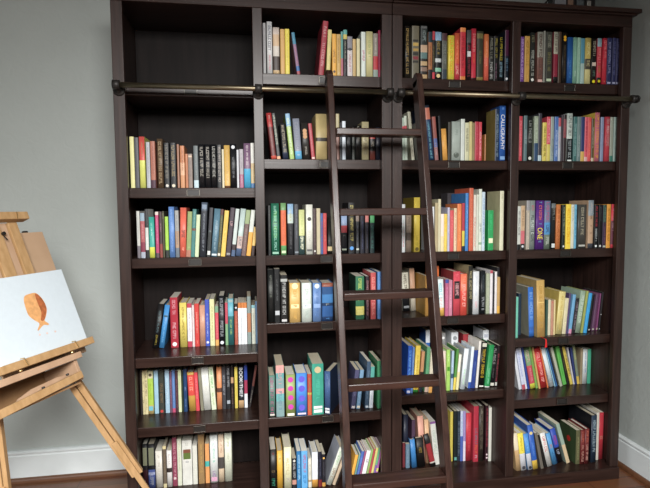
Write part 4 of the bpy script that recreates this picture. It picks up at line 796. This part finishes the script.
# dark ornament on top of the bookcase
t = tag(empty('ornament', (.85, .1, ZTOP)), 'dark ornament with pale patches standing on top of the right bookcase', 'ornament')
bm = bmesh.new(); box(bm, (-.10, -.012, 0), (.105, .05, .012), .002); box(bm, (-.10, .0, .012), (.105, .04, .16), .004)
link('body', bm, M_ORN, t)
for p, q, h in ((-.092, -.04, '77777a'), (-.03, -.005, '7a6050'), (.012, .045, '505456'), (.062, .08, '8a8680')):
    bm = bmesh.new(); box(bm, (p, -.006, .050), (q, -.0002, .072), .001); link('pale_panel', bm, ink(h), t)
for dx in (0, .022):
    bm = bmesh.new(); beam(bm, (-.185+dx, .02, .0), (-.099+dx*.5, .02, .085+dx), .005, .005, (0, 1, 0), .0006); link('strut', bm, M_ORN, t)

# ------------------------------------------------------------------ ladder
def lad_y(z): return -.088 - .22*(1.72-z)
t = tag(empty('library_ladder', (-.097, lad_y(0), 0)), 'dark wooden rolling ladder with five rungs leaning on the bookcase rail', 'ladder')
LX0, LX1 = -.2695, .0755
lt = Vector((0, lad_y(1.735), 1.735)); lb = Vector((0, lad_y(0.0), .0))
dirv = (lt-lb).normalized()
for x in (LX0, LX1):
    bm = bmesh.new(); beam(bm, (x, lb.y, .004), (x, lt.y, lt.z-.02), .0235, .058, (1, 0, 0), .003)
    c = Vector((x, lt.y, lt.z-.02))
    lathe(bm, c - Vector((.01175, 0, 0)), (1, 0, 0), [(0, .026), (.003, .029), (.0205, .029), (.0235, .026)])
    o = link('stile', bm, M_LAD, t)
    o.matrix_parent_inverse = Matrix.Translation(-t.location)
for z in (1.509, 1.2165, .9245, .6265, .3175, .02):
    if z < .1: continue
    bm = bmesh.new(); y = lad_y(z)
    box(bm, (LX0+.012, y-.033, z-.014), (LX1-.012, y+.033, z+.012), .004)
    o = link('rung', bm, M_RNG, t); o.matrix_parent_inverse = Matrix.Translation(-t.location)
# ------------------------------------------------------------------ easel and painting
A = Vector((.4299, .9029, 0)); UV = Vector((-.3387, .1613, .927)).normalized(); NV = A.cross(UV).normalized(); UV = NV.cross(A).normalized()
BR = Vector((-1.1468, -.13, .7898))
EM = Matrix(((A.x, UV.x, NV.x, BR.x), (A.y, UV.y, NV.y, BR.y), (A.z, UV.z, NV.z, BR.z), (0, 0, 0, 1)))
e = tag(empty('easel', (-1.3, -.25, 0)), 'light beech wood box easel with splayed legs standing left of the bookcase', 'easel')
EI = Matrix.Translation(-e.location)
def EP(name, bm, mat, parent=None, local=True):
    if local: bmesh.ops.transform(bm, matrix=EM, verts=bm.verts)
    o = link(name, bm, mat, parent or e)
    if not parent: o.matrix_parent_inverse = EI
    return o
def ebox(name, lo, hi, mat, bev=.0015, parent=None):
    bm = bmesh.new(); box(bm, lo, hi, bev); return EP(name, bm, mat, parent)
led = ebox('canvas_ledge', (-.40, -.0325, -.03), (.0, -.0085, .026), M_PINE, .002)
for a0 in (-.0978, -.298):
    bm = bmesh.new(); lathe(bm, (a0+.004, -.0326, .012), (0, -1, 0), [(0, .004), (.003, .006), (.006, .0065), (.008, .003)], 14); EP('screw', bm, M_BRASS)
    bm = bmesh.new(); cyl(bm, (a0+.022, -.03, .0272), (a0+.016, -.006, .0272), .0016, seg=8); cyl(bm, (a0+.016, -.006, .0272), (a0+.016, -.0035, .014), .0016, seg=8); EP('hook', bm, M_BRASS)
ebox('top_clamp', (-.30, .446, -.035), (-.053, .4725, .0), M_PINE, .002)
bm = bmesh.new(); cyl(bm, (-.104, .444, .0012), (-.098, .47, .0012), .0015, seg=8); EP('hook', bm, M_BRASS)
for a0, a1, n0, m in ((-.245, -.20, -.052, M_PINK), (-.197, -.152, -.045, M_PINE), (-.149, -.121, -.052, M_PINK), (-.118, -.083, -.045, M_PINE)):
    ebox('mast_strip', (a0, -.034, n0), (a1, .4455, n0+.016), m)
bm = bmesh.new(); cyl(bm, (-.152, .405, -.0285), (-.152, .405, -.020), .006, seg=14); cyl(bm, (-.156, .395, -.022), (-.148, .382, -.022), .002, seg=8); EP('catch', bm, M_BRKT)
ebox('back_board', (-.30, -.05, -.062), (.0335, .4145, -.054), M_BOARD)
bm = bmesh.new(); box(bm, (-.045, .4146, -.064), (-.025, .4215, -.056), .001); EP('hinge', bm, M_BRKT)
# sketch box
ebox('box_top_rail', (-.41, -.0635, -.006), (-.056, -.0425, .010), M_PINK, .002)
bm = bmesh.new(); box(bm, (-.41, -.060, -.15), (-.07, -.0525, -.007), .001); EP('box_lid', bm, M_BOARD)
bm = bmesh.new(); beam(bm, (-.42, -.1335, .004), (-.085, -.1165, .004), .024, .02, (0, 1, 0), .002); EP('box_front', bm, M_PINE)
ebox('box_side', (-.082, -.135, -.15), (-.068, -.0640, -.0065), M_PINK)
ebox('box_back', (-.41, -.135, -.158), (-.07, -.0525, -.151), M_BOXIN)
bm = bmesh.new(); box(bm, (-.41, -.1445, -.15), (-.083, -.138, -.007), .001); EP('box_bottom', bm, M_BOXIN)
bm = bmesh.new()
pal = [(-.33, -.135), (-.30, -.112), (-.25, -.10), (-.20, -.098), (-.15, -.096), (-.12, -.10), (-.115, -.11), (-.15, -.116), (-.2, -.122), (-.26, -.132), (-.3, -.1365)]
v0 = [bm.verts.new((x, y, -.03)) for x, y in pal]; v1 = [bm.verts.new((x, y, -.024)) for x, y in pal]
bm.faces.new(v0[::-1]); bm.faces.new(v1)
for i in range(len(pal)): bm.faces.new((v0[i], v0[(i+1) % len(pal)], v1[(i+1) % len(pal)], v1[i]))
bmesh.ops.recalc_face_normals(bm, faces=bm.faces)
EP('drawer_slat', bm, M_PINK)
for a0 in (-.135, -.235):
    bm = bmesh.new(); lathe(bm, (a0, -.1035 if a0 > -.2 else -.113, .004), (0, 1, 0), [(0, .003), (.002, .005), (.006, .005), (.007, .003)], 12); EP('knob', bm, M_BRKT)
# legs (world coordinates)
def leg(p0, p1, frac, side, w=.030, t=.020, nuts=True):
    p0 = Vector(p0); p1 = Vector(p1); m = p0.lerp(p1, frac); s = Vector(side)
    bm = bmesh.new(); z = (p1-p0).normalized(); x = (s - z*s.dot(z)).normalized(); y = z.cross(x)
    for k in (-1, 1): beam(bm, p0 + x*k*w*.27, m + x*k*w*.27, w*.46-.0004, t, s, .0015)
    o = EP('leg', bm, M_PINE, None, False)
    bm = bmesh.new(); beam(bm, m - z*.16 + y*(t/2+.0046), p1 - z*.002 + y*(t/2+.0046), w*.46, .009, s, .0012)
    o2 = link('leg_extension', bm, M_PINE, o)
    if nuts:
        for f in (.86, .81):
            c = p0.lerp(m, f+.05)
            bm = bmesh.new(); n = -y
            lathe(bm, c + n*t/2 + x*(.006 if f > .83 else -.005), n, [(0, .004), (.004, .004), (.006, .0025)], 12)
            for k in (-1, 1): cyl(bm, c + n*(t/2+.004) + x*(.006 if f > .83 else -.005), c + n*(t/2+.009) + z*k*.008 + x*(.006 if f > .83 else -.005), .002, .003, 8)
            link('wing_nut', bm, M_BRKT, o)
    return o
leg((-1.178, -.172, .6375), (-.866, -.066, .003), .585, (.8, .1, .45), .042, .022)
leg((-1.3174, -.42, .6275), (-1.3191, -.3344, .003), .6, (1, 0, 0), .030, nuts=False)
leg((-1.42, -.215, .66), (-1.72, -.06, .003), .6, (.3, .9, 0), .030, nuts=False)

c = tag(empty('canvas_painting', EM @ Vector((-.1665, .0, 0))), 'white canvas with a half-painted orange brown fish-like shape, on the easel', 'painting')
CI = Matrix.Translation(-c.location)
bm = bmesh.new(); box(bm, (-.334, -.0075, -.018), (0, .2520, 0), .0015); bmesh.ops.transform(bm, matrix=EM, verts=bm.verts)
o = link('canvas', bm, M_CANVAS, c); o.matrix_parent_inverse = CI
def poly(name, pts, n, h):
    bm = bmesh.new()
    P = [Vector((x, y, n)) for x, y in pts]
    # smooth closed outline
    S = []
    for i in range(len(P)):
        p0, p1, p2, p3 = P[i-1], P[i], P[(i+1) % len(P)], P[(i+2) % len(P)]
        for k in range(4):
            u = k/4
            S.append(.5*((2*p1) + (p2-p0)*u + (2*p0-5*p1+4*p2-p3)*u*u + (3*p1-p0-3*p2+p3)*u**3))
    vs = [bm.verts.new(s) for s in S]; f = bm.faces.new(vs)
    bmesh.ops.triangulate(bm, faces=[f]); bmesh.ops.transform(bm, matrix=EM, verts=bm.verts)
    o = link(name, bm, h, c); o.matrix_parent_inverse = CI; return o
M_PT = plain('ochre_oil_paint', lin('d6a06a'), .4, 70, .16)
M_PT2 = plain('rust_oil_paint', lin('a6603a'), .4, 90, .3)
M_PT3 = plain('peach_oil_paint', lin('d9bcb0'), .45, 80, .12)
poly('painted_shape', OUTLINE, .0005, M_PT)
poly('painted_shading', BROWN, .0008, M_PT2)
for x, y in ((-.150, .048), (-.118, .046), (-.178, .050)):
    poly('paint_dab', [(x-.004, y), (x, y+.004), (x+.004, y), (x, y-.003)], .0005, M_PT3)

# ------------------------------------------------------------------ books
COLNAME = {1: 'far left', 2: 'second', 3: 'third', 4: 'far right'}
ROWNAME = {1: 'top', 2: 'second', 3: 'third', 4: 'fourth', 5: 'fifth', 6: 'bottom'}
def shelf_z(c, r):
    return {1: {2: 'B1', 3: 'C', 4: 'D1', 5: 'E1', 6: 'F'}, 2: {1: 'A', 2: 'B', 3: 'C', 4: 'D2', 5: 'E2', 6: 'F'},
            3: {1: 'A', 2: 'B', 3: 'C', 4: 'D2', 5: 'E3', 6: 'F'}, 4: {1: 'A', 2: 'B', 3: 'C', 4: 'D4', 5: 'E4', 6: 'F'}}[c][r]
def rect(bm, x0, x1, z0, z1, y, mi=0):
    f = bm.faces.new([bm.verts.new(p) for p in ((x0, y, z0), (x1, y, z0), (x1, y, z1), (x0, y, z1))]); f.material_index = mi
GLY = [[(0, 0, .3, 1), (.3, .8, .9, 1), (.3, 0, .9, .2)], [(0, 0, .25, 1), (.65, 0, .9, 1), (.25, .4, .65, .6)], [(.3, 0, .6, 1)],
       [(0, 0, .28, 1), (.28, 0, .9, .2)], [(0, .8, .9, 1), (.32, 0, .6, .8)], [(0, 0, .9, .2), (0, .8, .9, 1), (0, .2, .26, .8), (.64, .2, .9, .8)],
       [(0, 0, .26, 1), (.26, .75, .85, 1), (.6, .45, .85, .75), (.26, .4, .85, .55)]]
def strokes(bm, cx, wid, za, zb, y, rnd, mi):
    """letter-like marks running down a spine between za and zb"""
    cap = wid; pitch = max(cap*.7, .0036); z = zb; n = 0; wl = rnd.randint(3, 8)
    while z - pitch > za:
        if n == wl: n = 0; wl = rnd.randint(2, 8); z -= pitch*.7; continue
        for (u0, v0, u1, v1) in rnd.choice(GLY):   # u runs down the spine, v across it
            rect(bm, cx - cap/2 + v0*cap, cx - cap/2 + v1*cap, z - u1*pitch, z - u0*pitch, y, mi)
        z -= pitch; n += 1
def font_mesh(bm, text, cx, wid, za, zb, y, mi):
    cu = bpy.data.curves.new('lettering', 'FONT'); cu.body = text; cu.resolution_u = 3
    ob = bpy.data.objects.new('lettering', cu); COL.objects.link(ob)
    me = bpy.data.meshes.new_from_object(ob.evaluated_get(bpy.context.evaluated_depsgraph_get()))
    xs = [v.co.x for v in me.vertices]; ys = [v.co.y for v in me.vertices]
    x0, x1, y0, y1 = min(xs), max(xs), min(ys), max(ys)
    b2 = bmesh.new(); b2.from_mesh(me)
    L = zb - za
    mp = {}
    for v in b2.verts:
        u = (v.co.x-x0)/(x1-x0); w = (v.co.y-y0)/(y1-y0)
        mp[v.index] = bm.verts.new((cx - wid/2 + w*wid, y, zb - u*L))
    for f in b2.faces:
        g = bm.faces.new([mp[v.index] for v in f.verts]); g.material_index = mi
    b2.free(); bpy.data.objects.remove(ob); bpy.data.curves.remove(cu); bpy.data.meshes.remove(me)
PAGES = ['cfc8b4', 'c6bda6', 'd6d2c4', 'bdb29a', 'cac4b6', 'd9d6cc']
def parse_bands(s):
    tk = s.split(); cols = tk[0::2]; cuts = [0] + [float(x) for x in tk[1::2]] + [1]
    return cols, cuts
def book_meshes(T, H, D, bands, tits, opt, rnd, ox):
    """returns list of (name, bmesh, materials, smooth). Book stands with its spine towards -Y; x from ox to ox+T"""
    out = []
    cols, cuts = parse_bands(bands)
    big = max(range(len(cols)), key=lambda i: cuts[i+1]-cuts[i])
    o = dict(kv.split('=') for kv in opt.split()) if opt else {}
    hard = T > .019 and rnd.random() < .75
    ct = .0022 if hard else .0007
    ct = min(ct, T*.2)
    bul = min(.0022, T*.09) if hard else min(.0007, T*.05)
    ov = .0035 if hard else .0006
    # outer spine profile from left fore-edge to right fore-edge
    n = 6
    prof = [(0, D)] + [(T*k/n, bul*(2*k/n-1)**2 + (.0008 if k in (0, n) and not hard else 0)) for k in range(n+1)] + [(T, D)]
    inner = [(ct, D), (ct, bul+ct), (T-ct, bul+ct), (T-ct, D)]
    zs = [c*H for c in cuts]
    bm = bmesh.new()
    R = [[bm.verts.new((ox+x, y, z)) for x, y in prof] for z in zs]
    I0 = [bm.verts.new((ox+x, y, 0)) for x, y in inner]; I1 = [bm.verts.new((ox+x, y, H)) for x, y in inner]
    covm = len(cols)
    ms = [paper_cover(h) for h in cols] + [paper_cover(o.get('cv', cols[big]))]
    m = len(prof)
    for k in range(len(zs)-1):
        for i in range(m-1):
            f = bm.faces.new((R[k][i], R[k][i+1], R[k+1][i+1], R[k+1][i]))
            f.material_index = k if 0 < i < m-2 else covm
            f.smooth = hard and 0 < i < m-2
    for i in range(3):
        f = bm.faces.new((I0[i+1], I0[i], I1[i], I1[i+1])); f.material_index = covm
    half = m//2
    for ring, I, up in ((R[0], I0, False), (R[-1], I1, True)):
        q = [ring[0], ring[1], I[1], I[0]]; w = [ring[m-2], ring[m-1], I[3], I[2]]; s = ring[1:m-1] + [I[2], I[1]]
        for g in (q, w, s):
            f = bm.faces.new(g if not up else g); f.material_index = covm if g is not s else (len(cols)-1 if up else 0)
    for i, j in ((0, 0), (m-1, 3)):
        vs = [R[k][i] for k in range(len(zs))]
        f = bm.faces.new(vs + [I1[j], I0[j]]); f.material_index = covm
    bmesh.ops.recalc_face_normals(bm, faces=bm.faces)
    out.append(('cover', bm, ms))
    bm = bmesh.new(); box(bm, (ox+ct*1.02, bul+ct+.0005, ov), (ox+T-ct*1.02, D-ov-.0005, H-ov))
    out.append(('page_block', bm, [pages_mat(rnd.choice(PAGES))]))
    if 'em' in o:
        bm = bmesh.new(); cy, cz2, r = D*.45, H*.62, .014
        vs = [bm.verts.new((ox-.0004, cy + r*math.cos(a), cz2 + r*math.sin(a))) for a in [2*math.pi*k/20 for k in range(20)]]
        bm.faces.new(vs); out.append(('cover_emblem', bm, [ink(o['em'])]))
    if tits:
        cx = ox+T/2
        for n_, q in enumerate(tits.split(';')):
            q = q.strip()
            if not q: continue
            bm = bmesh.new(); lift = -.0003 - .0001*n_
            if q[0] in 'so' and q[1] == ' ':
                h, rest = q[2:].strip().split(':')
                if q[0] == 's':
                    a, b_ = [float(v) for v in rest.split('-')]
                    rect(bm, cx-T*.38, cx+T*.38, a*H, b_*H, lift)
                else:
                    r = T*.3; zc = float(rest)*H
                    bm.faces.new([bm.verts.new((cx+r*math.cos(t_), lift, zc+r*math.sin(t_))) for t_ in [2*math.pi*k/16 for k in range(16)]])
                out.append(('spine_label' if q[0] == 's' else 'spine_emblem', bm, [ink(h)]))
                continue
            p = q.split(':'); h = p[0]; wide = p[1].rstrip()[-1:] in 'wh'
            a, b_ = [float(v) for v in p[1].rstrip().rstrip('wh').split('-')]
            wd = T*(.5 if wide else .3)
            if len(p) > 2: font_mesh(bm, p[2], cx, T*.62, a*H, b_*H, lift, 0)
            else: strokes(bm, cx, min(wd, .013), a*H, b_*H, lift, rnd, 0)
            if len(bm.faces): out.append(('title_lettering', bm, [ink(h if len(p) > 2 else mixhex(h, cols[big], .34))]))
            else: bm.free()
    if 'rb' in o:
        bm = bmesh.new()
        pts = [(ox+T*.45, .02, .0006), (ox+T*.42, -.004, .0008), (ox+T*.4, -.0385, .001), (ox+T*.38, -.041, -.004), (ox+T*.36, -.0425, -.020), (ox+T*.3, -.0435, -.034)]
        ws = [.004, .004, .005, .006, .008, .011]
        L = [(bm.verts.new((x-w/2, y, z)), bm.verts.new((x+w/2, y, z)), bm.verts.new((x+w/2, y-.0005, z+.0004)), bm.verts.new((x-w/2, y-.0005, z+.0004))) for (x, y, z), w in zip(pts, ws)]
        for p, q in zip(L, L[1:]):
            for i in range(4):
                j = (i+1) % 4; bm.faces.new((p[i], p[j], q[j], q[i]))
        bm.faces.new(L[0][::-1]); bm.faces.new(L[-1]); bmesh.ops.recalc_face_normals(bm, faces=bm.faces)
        out.append(('ribbon_bookmark', bm, [ink('c81e1e')]))
    return out
NB = 0
rows = [r.split('|') for r in BOOKS.strip().split('\n')]
rest = bmesh.new(); rest_m = []
for r in rows:
    c_, r_ = int(r[0]), int(r[1]); x, y, T, H, D, lean, rz = [float(v) for v in r[2:9]]
    rnd = random.Random(NB*7+3); NB += 1
    z = SZ[shelf_z(c_, r_)]
    pieces = book_meshes(T, H, D, r[9], r[10], r[11], rnd, -T if lean > 0 else 0)
    if r[13] == '-':      # the slim and half hidden ones
        M = Matrix.Translation((x, y, z+.0003)) @ Matrix.Rotation(math.radians(rz), 4, 'Z') @ Matrix.Rotation(math.radians(lean), 4, 'Y')
        for name, bm, ms in pieces:
            idx = []
            for m in ms:
                if m not in rest_m: rest_m.append(m)
                idx.append(rest_m.index(m))
            mp = {v: rest.verts.new(M @ v.co) for v in bm.verts}
            for f in bm.faces:
                g = rest.faces.new([mp[v] for v in f.verts]); g.material_index = idx[f.material_index]; g.smooth = f.smooth
            bm.free()
        continue
    root = empty('book', (x, y, z+.0003), (0, math.radians(lean), math.radians(rz)))
    tag(root, '%s, on %s shelf of %s column' % (r[12], ROWNAME[r_], COLNAME[c_]), 'book',
        'books on the %s shelf of the %s column' % (ROWNAME[r_], COLNAME[c_]))
    for name, bm, ms in pieces: link(name, bm, ms, root)
o = link('books', rest, rest_m)
tag(o, 'slim and half-hidden books standing between the larger ones on all the shelves', 'books')
o['kind'] = 'stuff'

# ------------------------------------------------------------------ light: daylight through the rear window, added fill at the left
def area(name, loc, aim, sx, sy, power, col, spread):
    l = bpy.data.lights.new(name, 'AREA'); l.shape = 'RECTANGLE'; l.size = sx; l.size_y = sy; l.energy = power; l.color = col
    l.spread = math.radians(spread)
    o = bpy.data.objects.new(name, l); COL.objects.link(o); o.location = loc
    o.rotation_euler = Vector(aim).to_track_quat('-Z', 'Y').to_euler(); return o
# sky light slants down through the rear window; the left lamp is added fill
area('fill_left_window', (WX0+.16, (LW[0]+LW[1])/2, (LW[2]+LW[3])/2), (1, .16, -TILT_L), LW[1]-LW[0]-.1, LW[3]-LW[2]-.15, P_LEFT, (.94, .98, 1), SPREAD)
area('daylight_rear_window', ((RW[0]+RW[1])/2, WY0+.2, (RW[2]+RW[3])/2), (-.1, 1, -TILT_R), RW[1]-RW[0]-.1, RW[3]-RW[2]-.15, P_REAR, (1, .985, .96), SPREAD)
w = bpy.data.worlds.new('sky'); w.use_nodes = True; SC.world = w
bg = w.node_tree.nodes['Background']
bg.inputs['Color'].default_value = (.75, .85, 1, 1); bg.inputs['Strength'].default_value = .6

# ------------------------------------------------------------------ camera
cam = bpy.data.cameras.new('camera'); co = bpy.data.objects.new('camera', cam); COL.objects.link(co)
cam.sensor_width = 36; cam.lens = CAM_F*36/650; cam.clip_start = .05
ya, pi_, ro = CAM_ANG
fw = Vector((math.sin(ya)*math.cos(pi_), math.cos(ya)*math.cos(pi_), -math.sin(pi_)))
rt = Vector((math.cos(ya), -math.sin(ya), 0)); up = rt.cross(fw)
r2 = rt*math.cos(ro)+up*math.sin(ro); u2 = -rt*math.sin(ro)+up*math.cos(ro)
co.matrix_world = Matrix(((r2.x, u2.x, -fw.x, CAM_LOC[0]), (r2.y, u2.y, -fw.y, CAM_LOC[1]), (r2.z, u2.z, -fw.z, CAM_LOC[2]), (0, 0, 0, 1)))
SC.camera = co
vs = SC.view_settings
SC.display_settings.display_device = 'sRGB'
vs.view_transform = 'Standard'; vs.look = 'None'; vs.gamma = 1; vs.use_curve_mapping = False; vs.exposure = EXPO
SC.cycles.use_denoising = True
SC.cycles.max_bounces = 8
